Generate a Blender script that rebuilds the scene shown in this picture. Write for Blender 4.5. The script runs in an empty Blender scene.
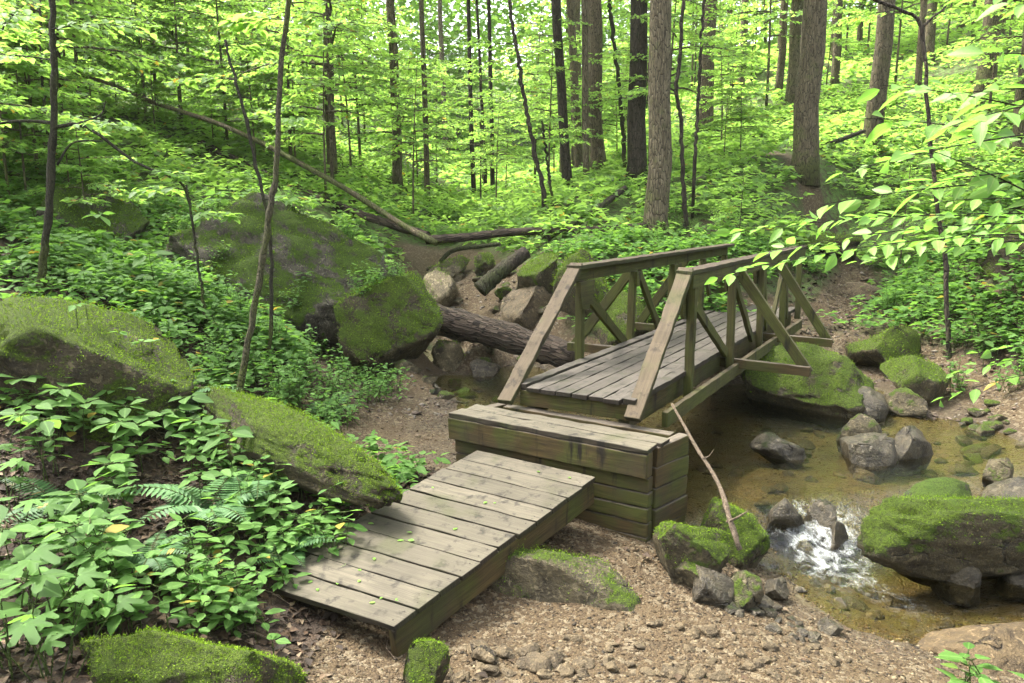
import bpy, bmesh, math, random
import numpy as np
from mathutils import Vector, Matrix, noise as mn

RNG = np.random.default_rng(7)
random.seed(7)
S = bpy.context.scene
COL = S.collection
R = math.radians
CAMZ = 2.5
FPX, PITCH = 760.0, R(10.5)
CP, SP = math.cos(PITCH), math.sin(PITCH)

# ------------------------------------------------------------------ layout helpers
def ray(px, py):
    x = (px - 512) / FPX; v = -(py - 341.5) / FPX
    return np.array([x, CP + v * SP, -SP + v * CP])
def atd(px, py, d):                      # a point at forward distance d
    p = ray(px, py) * d; p[2] += CAMZ; return p
def atz(px, py, z):                      # a point at height z
    D = ray(px, py); p = D * ((z - CAMZ) / D[2]); p[2] += CAMZ; return p
def proj(P):
    P = np.atleast_2d(P); z = P[:, 2] - CAMZ
    f = P[:, 1] * CP - z * SP; u = P[:, 1] * SP + z * CP
    f = np.where(f < .05, .05, f)
    return 512 + FPX * P[:, 0] / f, 341.5 - FPX * u / f, f

# ------------------------------------------------------------------ mesh helpers
def np_mesh(name, V, F):
    """V (n,3), F (m,k) all polygons with k corners"""
    V = np.ascontiguousarray(V, dtype=np.float32); F = np.ascontiguousarray(F, dtype=np.int32)
    me = bpy.data.meshes.new(name)
    m, k = F.shape
    me.vertices.add(len(V)); me.vertices.foreach_set('co', V.ravel())
    me.loops.add(m * k); me.loops.foreach_set('vertex_index', F.ravel())
    me.polygons.add(m)
    me.polygons.foreach_set('loop_start', np.arange(0, m * k, k, dtype=np.int32))
    try: me.polygons.foreach_set('loop_total', np.full(m, k, dtype=np.int32))
    except Exception: pass
    me.update(calc_edges=True)
    return me
def vcol(me, name, C):
    a = me.color_attributes.new(name, 'FLOAT_COLOR', 'POINT')
    C = np.asarray(C, dtype=np.float32)
    if C.ndim == 1: C = np.stack([C, C, C], 1)
    C4 = np.ones((len(C), 4), dtype=np.float32); C4[:, :3] = C
    a.data.foreach_set('color', C4.ravel())
def smooth(me, on=True):
    me.polygons.foreach_set('use_smooth', np.full(len(me.polygons), on, dtype=bool))
def link(name, me, mat=None, parent=None):
    o = bpy.data.objects.new(name, me); COL.objects.link(o)
    if mat is not None:
        if not me.materials: me.materials.append(mat)
    if parent is not None: o.parent = parent
    return o
def tag(o, label=None, cat=None, group=None, kind=None):
    if label: o['label'] = label
    if cat: o['category'] = cat
    if group: o['group'] = group
    if kind: o['kind'] = kind
    return o
def empty(name, loc=(0, 0, 0), rz=0):
    o = bpy.data.objects.new(name, None); COL.objects.link(o)
    o.location = loc; o.rotation_euler = (0, 0, rz); o.empty_display_size = .1
    return o
def copy_tree(o, parent=None):
    c = o.copy(); COL.objects.link(c)
    if parent is not None: c.parent = parent
    for ch in o.children: copy_tree(ch, c)
    return c

class MB:
    """collects polygons with uv and a per piece random value"""
    def __init__(s): s.v = []; s.f = []; s.uv = []; s.t = []
    def quadstrip_box(s, p0, p1, w, h, up=(0, 0, 1), jit=0.0015, seg=None, taper=1.0):
        """a beam from p0 to p1; w across, h along 'up'"""
        p0 = Vector(p0); p1 = Vector(p1); ax = (p1 - p0); L = ax.length; ax.normalize()
        up = Vector(up); side = ax.cross(up).normalized(); upv = side.cross(ax).normalized()
        n = seg or max(1, int(L / .12))
        b = len(s.v); t = random.random(); uo, vo = random.random() * 20, random.random() * 20
        per = [0, w, w + h, 2 * w + h, 2 * w + 2 * h]
        for i in range(n + 1):
            c = p0 + ax * (L * i / n); k = 1 + (taper - 1) * i / n
            for (a, e) in ((-1, -1), (1, -1), (1, 1), (-1, 1)):
                q = c + side * (a * w / 2 * k) + upv * (e * h / 2 * k)
                q += Vector((random.gauss(0, jit), random.gauss(0, jit), random.gauss(0, jit)))
                s.v.append(q); s.t.append(t)
        for i in range(n):
            for j in range(4):
                a0 = b + i * 4 + j; a1 = b + i * 4 + (j + 1) % 4
                s.f.append((a0, a1, a1 + 4, a0 + 4))
                u0, u1 = uo + L * i / n, uo + L * (i + 1) / n; v0, v1 = vo + per[j], vo + per[j + 1]
                s.uv.append(((u0, v0), (u0, v1), (u1, v1), (u1, v0)))
        for base, rev in ((b, True), (b + n * 4, False)):
            q = [base, base + 1, base + 2, base + 3]
            uvq = [(uo, vo), (uo, vo + w), (uo + h * .3, vo + w), (uo + h * .3, vo)]
            if rev: q = q[::-1]; uvq = uvq[::-1]
            s.f.append(tuple(q)); s.uv.append(tuple(uvq))
        return s
    def slab(s, c, nrm_, th, jit=.0015, seg=7):
        """a board with top corners c = l0, r0, r1, l1 (l0-r0 is its near long edge)"""
        l0, r0, r1, l1 = [Vector(q) for q in c]; b = len(s.v); t = random.random(); uo, vo = random.random() * 20, random.random() * 20
        w = (l1 - l0).length; L = (r0 - l0).length; per = [0, w, w + th, 2 * w + th, 2 * w + 2 * th]
        for i in range(seg + 1):
            k = i / seg; a = l0.lerp(r0, k); e = l1.lerp(r1, k)
            for q in (a - nrm_ * th, e - nrm_ * th, e, a):
                s.v.append(q + Vector((random.gauss(0, jit), random.gauss(0, jit), random.gauss(0, jit)))); s.t.append(t)
        for i in range(seg):
            for j in range(4):
                a0 = b + i * 4 + j; a1 = b + i * 4 + (j + 1) % 4; s.f.append((a0, a0 + 4, a1 + 4, a1))
                u0, u1 = uo + L * i / seg, uo + L * (i + 1) / seg; v0, v1 = vo + per[j], vo + per[j + 1]
                s.uv.append(((u0, v0), (u1, v0), (u1, v1), (u0, v1)))
        for base, rev in ((b, False), (b + seg * 4, True)):
            q = [base, base + 1, base + 2, base + 3]; uq = [(uo, vo), (uo, vo + w), (uo + th * .3, vo + w), (uo + th * .3, vo)]
            s.f.append(tuple(q[::-1] if rev else q)); s.uv.append(tuple(uq[::-1] if rev else uq))
    def nail(s, p, n_, r=.0055):
        p = Vector(p); n_ = Vector(n_).normalized(); x = n_.orthogonal().normalized(); y = n_.cross(x); b = len(s.v)
        for k in range(6): a = k * math.pi / 3; s.v.append(p + x * math.cos(a) * r + y * math.sin(a) * r + n_ * .0012); s.t.append(2.0)
        s.f.append(tuple(range(b, b + 6))); s.uv.append(tuple((0, 0) for _ in range(6)))
    def tube(s, pts, rad, n=8, cap=True, jit=0.0):
        pts = [Vector(p) for p in pts]; b = len(s.v); t = random.random(); uo = random.random() * 20
        ref = Vector((0.31, .2, .93)) if abs((pts[-1] - pts[0]).normalized().z) < .8 else Vector((1, .13, 0))
        Ls = 0
        for i, p in enumerate(pts):
            d = (pts[min(i + 1, len(pts) - 1)] - pts[max(i - 1, 0)]).normalized()
            x = d.cross(ref).normalized(); y = d.cross(x).normalized()
            for j in range(n):
                a = 2 * math.pi * j / n; rr = rad[i] * (1 + random.gauss(0, jit) if jit else 1)
                s.v.append(p + (x * math.cos(a) + y * math.sin(a)) * rr); s.t.append(t)
        for i in range(len(pts) - 1):
            dl = (pts[i + 1] - pts[i]).length
            for j in range(n):
                j2 = (j + 1) % n
                s.f.append((b + i * n + j, b + (i + 1) * n + j, b + (i + 1) * n + j2, b + i * n + j2))
                r_ = max(rad[i], .004) * 2 * math.pi / n
                s.uv.append(((uo + Ls, j * r_), (uo + Ls + dl, j * r_), (uo + Ls + dl, (j + 1) * r_), (uo + Ls, (j + 1) * r_)))
            Ls += dl
        if cap:
            for base, rev in ((b, False), (b + (len(pts) - 1) * n, True)):
                q = list(range(base, base + n)); 
                if rev: q = q[::-1]
                s.f.append(tuple(q)); s.uv.append(tuple((uo + .01 * math.cos(i), .01 * math.sin(i)) for i in range(n)))
        return s
    def build(s, name, mat, parent=None, bevel=0, sm=False):
        me = bpy.data.meshes.new(name)
        off = Vector((0, 0, 0))
        if parent is not None: off = Vector(parent.matrix_basis.translation) if parent.parent is None else Vector((0, 0, 0))
        me.from_pydata([tuple(v - s.off) if hasattr(s, 'off') else tuple(v) for v in s.v], [], s.f)
        uv = me.uv_layers.new(name='UVMap')
        uv.data.foreach_set('uv', np.array([c for q in s.uv for c in q], dtype=np.float32).ravel())
        vcol(me, 'piece', np.array(s.t))
        if sm: smooth(me)
        o = link(name, me, mat, parent)
        if bevel:
            m = o.modifiers.new('Bevel', 'BEVEL'); m.width = bevel; m.segments = 2; m.limit_method = 'ANGLE'; m.angle_limit = R(50)
        return o

# ------------------------------------------------------------------ materials
class NT:
    def __init__(s, name):
        s.m = bpy.data.materials.new(name); s.m.use_nodes = True
        s.t = s.m.node_tree; s.t.nodes.clear()
        s.out = s.n('ShaderNodeOutputMaterial')
    def n(s, kind, **kw):
        nd = s.t.nodes.new(kind)
        for k, v in kw.items():
            if k.startswith('i_'):
                key = k[2:]; key = int(key) if key.isdigit() else key.replace('_', ' ')
                s.set(nd.inputs[key], v)
            else: setattr(nd, k, v)
        return nd
    def set(s, inp, v):
        if isinstance(v, bpy.types.NodeSocket): s.t.links.new(v, inp)
        elif isinstance(v, (tuple, list)) and len(v) == 3 and inp.type == 'RGBA': inp.default_value = (*v, 1)
        else: inp.default_value = v
    def noise(s, vec, scale, detail=4, rough=.6, out='Fac', dist=0):
        nd = s.n('ShaderNodeTexNoise', i_Scale=scale, i_Detail=detail, i_Roughness=rough, i_Distortion=dist)
        if vec is not None: s.set(nd.inputs['Vector'], vec)
        return nd.outputs[out]
    def vor(s, vec, scale, feature='F1', out='Distance', rnd=1.0):
        nd = s.n('ShaderNodeTexVoronoi', feature=feature, i_Scale=scale)
        nd.inputs['Randomness'].default_value = rnd
        if vec is not None: s.set(nd.inputs['Vector'], vec)
        return nd.outputs[out]
    def mix(s, fac, a, b, mode='MIX'):
        nd = s.n('ShaderNodeMix', data_type='RGBA', blend_type=mode)
        s.set(nd.inputs[0], fac); s.set(nd.inputs[6], a); s.set(nd.inputs[7], b)
        return nd.outputs[2]
    def ramp(s, fac, *stops):
        nd = s.n('ShaderNodeValToRGB'); cr = nd.color_ramp
        while len(cr.elements) < len(stops): cr.elements.new(.5)
        for e, (p, c) in zip(cr.elements, stops):
            e.position = p; e.color = (*c, 1) if not isinstance(c, (int, float)) else (c, c, c, 1)
        s.set(nd.inputs[0], fac); return nd.outputs[0]
    def math(s, op, a, b=0.0, c=None):
        nd = s.n('ShaderNodeMath', operation=op); s.set(nd.inputs[0], a); s.set(nd.inputs[1], b)
        if c is not None: s.set(nd.inputs[2], c)
        return nd.outputs[0]
    def mapv(s, vec, scale=(1, 1, 1), loc=(0, 0, 0)):
        nd = s.n('ShaderNodeMapping'); s.set(nd.inputs[0], vec); nd.inputs['Scale'].default_value = scale
        nd.inputs['Location'].default_value = loc
        return nd.outputs[0]
    def smoothstep(s, v, lo, hi):
        nd = s.n('ShaderNodeMapRange', interpolation_type='SMOOTHSTEP')
        s.set(nd.inputs[0], v); s.set(nd.inputs[1], lo); s.set(nd.inputs[2], hi)
        return nd.outputs[0]
    def bump(s, h, strength=.5, dist=.02, normal=None):
        nd = s.n('ShaderNodeBump', i_Strength=strength, i_Distance=dist); s.set(nd.inputs['Height'], h)
        if normal is not None: s.set(nd.inputs['Normal'], normal)
        return nd.outputs[0]
    def attr(s, name, out='Color'):
        return s.n('ShaderNodeAttribute', attribute_name=name).outputs[out]
    def nz(s):
        g = s.n('ShaderNodeNewGeometry'); x = s.n('ShaderNodeSeparateXYZ'); s.set(x.inputs[0], g.outputs['Normal'])
        return x.outputs[2]
    def pos(s): return s.n('ShaderNodeNewGeometry').outputs['Position']
    def objc(s): return s.n('ShaderNodeTexCoord').outputs['Object']
    def uv(s): return s.n('ShaderNodeTexCoord').outputs['UV']
    def objrand(s): return s.n('ShaderNodeObjectInfo').outputs['Random']
    def principled(s, col, rough=.8, normal=None, spec=.3, **kw):
        p = s.n('ShaderNodeBsdfPrincipled'); s.set(p.inputs['Base Color'], col); s.set(p.inputs['Roughness'], rough)
        s.set(p.inputs['Specular IOR Level'], spec)
        if normal is not None: s.set(p.inputs['Normal'], normal)
        return p.outputs[0]
    def end(s, sh):
        s.t.links.new(sh, s.out.inputs[0]); return s.m

def sep(N, col, i):
    x = N.n('ShaderNodeSeparateColor'); N.set(x.inputs[0], col); return x.outputs[i]

def mat_leaf(name, dark, light, trans, tfac=.42, rough=.45, spec=.35):
    N = NT(name); t = N.attr('tint'); r = sep(N, t, 0); g = sep(N, t, 1)
    col = N.mix(r, dark, light)
    col = N.mix(N.math('MULTIPLY', N.objrand(), .6), col, tuple(c * .62 for c in dark))
    tr = N.mix(r, tuple(c * .7 for c in trans), trans)
    tr = N.mix(N.math('MULTIPLY', N.objrand(), .3), tr, tuple(c * .6 for c in trans))
    vein = N.math('MULTIPLY', N.smoothstep(sep(N, t, 2), .86, .97), .5)
    col = N.mix(vein, col, tuple(min(.3, c * 1.7) for c in light))
    blot = N.smoothstep(N.noise(N.pos(), 55, 3, .6), .42, .7); col = N.mix(N.math('MULTIPLY', blot, .4), col, dark); tr = N.mix(N.math('MULTIPLY', blot, .35), tr, tuple(c * .6 for c in trans))
    yl = N.smoothstep(g, .985, .995)
    col = N.mix(yl, col, (.22, .17, .03)); tr = N.mix(yl, tr, (.4, .3, .04))
    p = N.principled(col, rough, None, spec)
    td = N.n('ShaderNodeBsdfTranslucent'); N.set(td.inputs[0], tr)
    m = N.n('ShaderNodeMixShader', i_0=tfac); N.set(m.inputs[1], p); N.set(m.inputs[2], td.outputs[0])
    return N.end(m.outputs[0])

def mat_wood(name, top, topd, side, sided, algae, alg_amt):
    N = NT(name); uv = N.uv(); pc = N.attr('piece'); pr = sep(N, pc, 0)
    g1 = N.noise(N.mapv(uv, (2.2, 38, 1)), 1, 5, .65)
    g2 = N.noise(N.mapv(uv, (5, 150, 1)), 1, 3, .6)
    bl = N.noise(N.pos(), 3.2, 4, .6); bl2 = N.noise(N.pos(), 11, 4, .65)
    grain = N.math('ADD', N.math('MULTIPLY', g1, .6), N.math('MULTIPLY', g2, .4))
    gs = N.smoothstep(grain, .33, .66)
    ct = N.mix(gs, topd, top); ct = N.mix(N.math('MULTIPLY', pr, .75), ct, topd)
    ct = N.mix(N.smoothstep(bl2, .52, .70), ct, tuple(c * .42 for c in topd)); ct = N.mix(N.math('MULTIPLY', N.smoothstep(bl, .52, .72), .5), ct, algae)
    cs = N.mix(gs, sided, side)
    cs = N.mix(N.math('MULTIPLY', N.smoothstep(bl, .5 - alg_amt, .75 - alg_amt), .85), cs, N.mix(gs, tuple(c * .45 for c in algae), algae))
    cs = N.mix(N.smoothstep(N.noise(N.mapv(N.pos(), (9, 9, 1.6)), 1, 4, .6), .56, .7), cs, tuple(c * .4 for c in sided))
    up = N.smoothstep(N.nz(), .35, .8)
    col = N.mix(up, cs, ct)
    # splits along the grain
    cr = N.smoothstep(N.noise(N.mapv(uv, (1.3, 60, 1)), 1, 2, .5), .30, .24)
    col = N.mix(N.math('MULTIPLY', cr, .8), col, (.015, .011, .007))
    col = N.mix(N.smoothstep(pr, 1.4, 1.6), col, (.012, .008, .006))
    worn = N.smoothstep(N.noise(N.pos(), 1.7, 3, .6), .48, .66); col = N.mix(N.math('MULTIPLY', worn, .35), col, tuple(c * .5 for c in topd))
    h = N.math('SUBTRACT', grain, N.math('MULTIPLY', cr, .8))
    return N.end(N.principled(col, .82, N.bump(h, .7, .008), .25))

def mat_rock(name, rockc, rockd, moss=(.085, .155, .012), mossd=(.022, .04, .006), amt=.0, wet=False, scale=1.0, thr=.25):
    N = NT(name); P = N.pos()
    n1 = N.noise(P, 2.1 * scale, 6, .62); n2 = N.noise(P, 9 * scale, 5, .65); n3 = N.noise(P, 46 * scale, 4, .7)
    n4 = N.noise(P, 150, 3, .7)
    c = N.mix(N.smoothstep(n2, .3, .7), rockd, rockc)
    c = N.mix(N.smoothstep(n3, .52, .7), c, tuple(min(1, x * 1.7) for x in rockc))
    c = N.mix(N.smoothstep(n1, .55, .7), c, tuple(x * .5 for x in rockd))
    up = N.nz()
    mk = N.math('ADD', up, N.math('MULTIPLY', N.math('SUBTRACT', n1, .5), 3.6))
    mk = N.math('ADD', mk, N.math('MULTIPLY', N.math('SUBTRACT', n2, .5), 2.0))
    mk = N.math('ADD', mk, N.math('MULTIPLY', N.math('SUBTRACT', n3, .5), .9)); mk = N.smoothstep(mk, thr - amt, thr + .45 - amt)
    mc = N.mix(N.smoothstep(N.math('ADD', N.math('MULTIPLY', n3, .5), N.math('MULTIPLY', n4, .5)), .36, .62), mossd, moss)
    mc = N.mix(N.smoothstep(n2, .52, .74), mc, (moss[0] * .55, moss[1] * .62, moss[2] * .8))
    col = N.mix(mk, c, mc)
    vv = N.mapv(P, (1.5 * scale, 1.1 * scale, 3.2 * scale)); wn = N.n('ShaderNodeTexNoise', i_Scale=2.4, i_Detail=6.0); N.set(wn.inputs['Vector'], P)
    vw = N.n('ShaderNodeVectorMath', operation='ADD'); N.set(vw.inputs[0], vv); N.set(vw.inputs[1], wn.outputs['Color'])
    ck = N.smoothstep(N.vor(vw.outputs[0], 1.0, 'DISTANCE_TO_EDGE'), .022, .0); ck = N.math('MULTIPLY', ck, N.smoothstep(N.noise(P, 3.3, 3, .5), .52, .62)); bare = N.math('SUBTRACT', 1.0, mk)
    col = N.mix(N.math('MULTIPLY', N.math('MULTIPLY', ck, bare), .75), col, tuple(x * .25 for x in rockd))
    lic = N.math('MULTIPLY', N.smoothstep(N.noise(P, 16 * scale, 3, .5, dist=.7), .60, .66), N.math('MULTIPLY', bare, .55)); col = N.mix(lic, col, tuple(min(.3, x * 2.1 + .015) for x in rockc))
    h = N.math('ADD', N.math('MULTIPLY', n2, .7), N.math('ADD', N.math('MULTIPLY', n3, .4), N.math('MULTIPLY', N.math('MULTIPLY', n4, mk), .6)))
    h = N.math('SUBTRACT', h, N.math('MULTIPLY', N.math('MULTIPLY', ck, bare), .7))
    nb = N.bump(h, 1.0, .045)
    if wet:
        rg = N.mix(mk, (.34, .34, .34), (.8, .8, .8))
        return N.end(N.principled(col, N.math('ADD', rg, .12), nb, .28))
    return N.end(N.principled(col, N.mix(mk, (.75,) * 3, (.95,) * 3), nb, .25))

def mat_bark(name, a, b, green, gamt=.0, vs=1.0, uv=False):
    N = NT(name); P = N.mapv(N.uv(), (1, 1, 1)) if uv else N.objc(); rd = N.objrand()
    v = N.mapv(P, (2.6 * vs, 16 * vs, 1) if uv else (14 * vs, 14 * vs, 2.6 * vs)); n1 = N.noise(v, 1, 5, .7, dist=.6)
    n2 = N.noise(P, 2.2, 4, .6); n3 = N.noise(P, 28, 4, .7)
    r_ = N.vor(N.mapv(P, (3 * vs, 22 * vs, 1) if uv else (26 * vs, 26 * vs, 5 * vs)), 1, 'DISTANCE_TO_EDGE')
    f = N.smoothstep(n1, .34, .66)
    col = N.mix(f, b, a); col = N.mix(N.math('MULTIPLY', rd, .5), col, b)
    col = N.mix(N.smoothstep(n3, .56, .72), col, tuple(min(1, c * 1.5) for c in a))
    z = N.n('ShaderNodeSeparateXYZ'); N.set(z.inputs[0], P)
    low = N.smoothstep(z.outputs[2], 1.6, .0) if not uv else 0.0
    gm = N.smoothstep(N.math('ADD', n2, N.math('MULTIPLY', low, .22)), .62 - gamt, .8 - gamt)
    col = N.mix(N.math('MULTIPLY', gm, .8), col, green)
    col = N.mix(N.smoothstep(r_, .09, .0), col, tuple(c * .35 for c in b))
    h = N.math('ADD', n1, N.math('MULTIPLY', N.smoothstep(r_, 0, .18), .6))
    return N.end(N.principled(col, .9, N.bump(h, .9, .03), .2))

M = {}
M['leaf_ground'] = mat_leaf('leaf_ground', (.038, .088, .018), (.085, .162, .037), (.20, .40, .06), .40, .62, .12)
M['leaf_small'] = mat_leaf('leaf_small', (.046, .108, .022), (.10, .19, .044), (.22, .45, .06), .42, .6, .12)
M['leaf_under'] = mat_leaf('leaf_under', (.085, .17, .035), (.14, .255, .058), (.42, .70, .11), .52, .55, .2)
M['leaf_bright'] = mat_leaf('leaf_bright', (.10, .21, .03), (.17, .31, .06), (.26, .55, .07), .45, .5, .25)
M['leaf_canopy'] = mat_leaf('leaf_canopy', (.055, .13, .02), (.10, .2, .03), (.27, .52, .05), .5, .5, .3)
M['fern'] = mat_leaf('fern', (.035, .085, .028), (.075, .16, .05), (.12, .28, .05), .3, .55, .2)
M['plank'] = mat_wood('weathered_plank', (.096, .083, .057), (.045, .039, .026), (0.03024, 0.02232, 0.01296), (0.0144, 0.0108, 0.00648), (0.02592, 0.03024, 0.0072), .08)
M['deck'] = mat_wood('grey_deck_board', (0.0756, 0.0648, 0.05256), (0.03744, 0.03168, 0.02448), (0.0252, 0.01872, 0.01152), (0.01224, 0.00864, 0.00576), (0.0216, 0.02448, 0.0072), .05)
M['rail'] = mat_wood('mossy_rail_wood', (0.0861, 0.06806, 0.03444), (0.03444, 0.02624, 0.01312), (0.05412, 0.04756, 0.01148), (0.01968, 0.01722, 0.00574), (0.05576, 0.06396, 0.00984), .16)
M['brown_rail'] = mat_wood('brown_rail_wood', (0.06396, 0.04592, 0.03034), (0.02624, 0.01804, 0.01148), (0.0328, 0.02788, 0.00984), (0.01394, 0.01148, 0.00492), (0.0328, 0.03772, 0.0082), .1)
M['brace'] = mat_wood('split_brace_wood', (0.1152, 0.0864, 0.0504), (0.0396, 0.0288, 0.01584), (0.0432, 0.036, 0.01368), (0.01728, 0.0144, 0.00648), (0.03744, 0.0432, 0.00864), .1)
M['timber'] = mat_wood('algae_timber', (0.09676, 0.08036, 0.05904), (0.0451, 0.03608, 0.02542), (0.06396, 0.04264, 0.01312), (0.02132, 0.01476, 0.00574), (0.04592, 0.05412, 0.00738), .12)
M['rock_moss'] = mat_rock('mossy_rock', (0.0496, 0.0388, 0.01776), (0.016, 0.01242, 0.00592), (.066, .102, .005), (0.0112, 0.0163, 0.0018), amt=.2)
M['rock_dark'] = mat_rock('dark_boulder', (.075, .064, .045), (.016, .013, .008), (.062, .105, .006), (.012, .02, .003), amt=.05)
M['rock_bare'] = mat_rock('bare_rock', (0.0736, 0.05432, 0.02842), (0.032, 0.02328, 0.01243), amt=-2.6)
M['rock_capped'] = mat_rock('moss_capped_rock', (0.12, 0.097, 0.05328), (0.0496, 0.0388, 0.02131), (.066, .102, .005), (0.016, 0.02328, 0.00296), amt=-.75)
M['rock_wet'] = mat_rock('wet_rock', (0.044, 0.0357, 0.02013), (0.0128, 0.01009, 0.00592), (0.0288, 0.03725, 0.005328), (0.0096, 0.01397, 0.002368), amt=-.8, wet=True)
M['rock_slab'] = mat_rock('tan_slab', (0.068, 0.04656, 0.02131), (0.032, 0.02173, 0.01006), (0.032, 0.04268, 0.00592), amt=-1.2)
M['rock_mid'] = mat_rock('half_mossy_rock', (0.072, 0.0582, 0.03078), (0.0224, 0.01785, 0.009472), (.066, .102, .005), (0.0112, 0.0163, 0.001776), amt=-.3)
M['bark'] = mat_bark('brown_bark', (.15, .125, .078), (.065, .052, .031), (.08, .092, .026), .06)
M['bark_dark'] = mat_bark('dark_bark', (.055, .043, .03), (.02, .015, .01), (.03, .038, .01), .0)
M['bark_pale'] = mat_bark('pale_bark', (.16, .125, .08), (.075, .058, .036), (.075, .09, .025), .02)
M['bark_sap'] = mat_bark('sapling_bark', (.05, .044, .027), (.02, .017, .011), (.062, .076, .014), .1, 4)
M['bark_log'] = mat_bark('old_log', (.075, .056, .039), (.022, .016, .011), (.045, .058, .012), .0, .9, True)
M['stem'] = mat_bark('plant_stem', (.09, .12, .035), (.05, .07, .02), (.07, .11, .02), .1, 6)
M['stick'] = mat_bark('pale_stick', (.30, .235, .165), (.17, .125, .085), (.17, .13, .08), -.3, 6)

def mat_pieces(name, rough=.85, spec=.25, bumpy=120, wetz=None):
    N = NT(name); c = N.attr('tint'); n = N.noise(N.pos(), bumpy, 3, .6)
    col = N.mix(N.smoothstep(n, .3, .7), N.mix(1.0, c, (.62, .62, .62), 'MULTIPLY'), c)
    return N.end(N.principled(col, rough, N.bump(n, .4, .006), spec))
M['pebble'] = mat_pieces('pebble')
M['litter'] = mat_pieces('dead_leaf', .8, .25, 60)
def mat_moss():
    N = NT('moss_tufts'); t = sep(N, N.attr('tint'), 0); n = N.noise(N.pos(), 7, 3, .6)
    col = N.mix(t, (.035, .066, .006), (.165, .275, .013)); col = N.mix(N.smoothstep(n, .5, .75), col, (.04, .066, .007)); col = N.mix(N.smoothstep(N.noise(N.pos(), 16, 4, .65), .56, .7), col, (.06, .05, .014))
    p = N.principled(col, .9, None, .15); td = N.n('ShaderNodeBsdfTranslucent', i_Color=(.15, .25, .015, 1))
    m = N.n('ShaderNodeMixShader', i_0=.25); N.set(m.inputs[1], p); N.set(m.inputs[2], td.outputs[0])
    return N.end(m.outputs[0])
M['moss'] = mat_moss()

def mat_ground():
    N = NT('forest_floor'); P = N.pos(); z = N.attr('zone')
    gr, gn, wt = sep(N, z, 0), sep(N, z, 1), sep(N, z, 2)
    n1 = N.noise(P, 1.3, 5, .6); n2 = N.noise(P, 8, 5, .65); n3 = N.noise(P, 60, 4, .65)
    v1 = N.vor(P, 34); vc = N.vor(P, 34, 'F1', 'Color'); v2 = N.vor(P, 75); v2c = N.vor(P, 75, 'F1', 'Color')
    # gravel and sand
    g = N.mix(sep(N, v2c, 0), (.029, .0185, .0085), (.061, .042, .02))
    g = N.mix(N.smoothstep(sep(N, vc, 1), .72, .8), g, (.09, .071, .043))
    g = N.mix(N.smoothstep(n2, .55, .72), g, (.032, .0215, .010)); g = N.mix(N.smoothstep(n1, .5, .7), g, (.05, .034, .0155))
    # leaf litter and soil
    l = N.mix(sep(N, vc, 0), (.016, .011, .007), (.055, .035, .02)); l = N.mix(N.smoothstep(n2, .45, .62), l, (.02, .013, .008))
    l = N.mix(N.smoothstep(n3, .6, .74), l, (.07, .047, .028))
    gc = N.mix(N.smoothstep(n3, .35, .65), (.03, .06, .012), (.09, .15, .03))
    l = N.mix(N.math('MULTIPLY', gn, N.smoothstep(n2, .36, .6)), l, gc)
    c = N.mix(N.smoothstep(N.math('ADD', gr, N.math('MULTIPLY', N.math('SUBTRACT', n2, .5), .9)), .4, .6), l, g)
    bed = N.mix(sep(N, vc, 2), (.045, .032, .016), (.13, .096, .046)); bed = N.mix(N.smoothstep(n1, .40, .56), bed, (.095, .088, .032)); bed = N.mix(N.smoothstep(n2, .54, .68), bed, (.04, .031, .015))
    c = N.mix(wt, c, bed)
    dm = sep(N, N.attr('damp'), 0); c = N.mix(N.math('MULTIPLY', dm, .6), c, N.mix(1.0, c, (.3, .28, .25), 'MULTIPLY')); wt = N.math('MAXIMUM', wt, N.math('MULTIPLY', dm, .6))
    h = N.math('ADD', N.math('ADD', N.math('MULTIPLY', v1, -.7), N.math('MULTIPLY', v2, -.4)), N.math('MULTIPLY', n3, .5))
    return N.end(N.principled(c, N.mix(wt, (.9,) * 3, (.35,) * 3), N.bump(h, .8, .025), .25))
M['ground'] = mat_ground()

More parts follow.
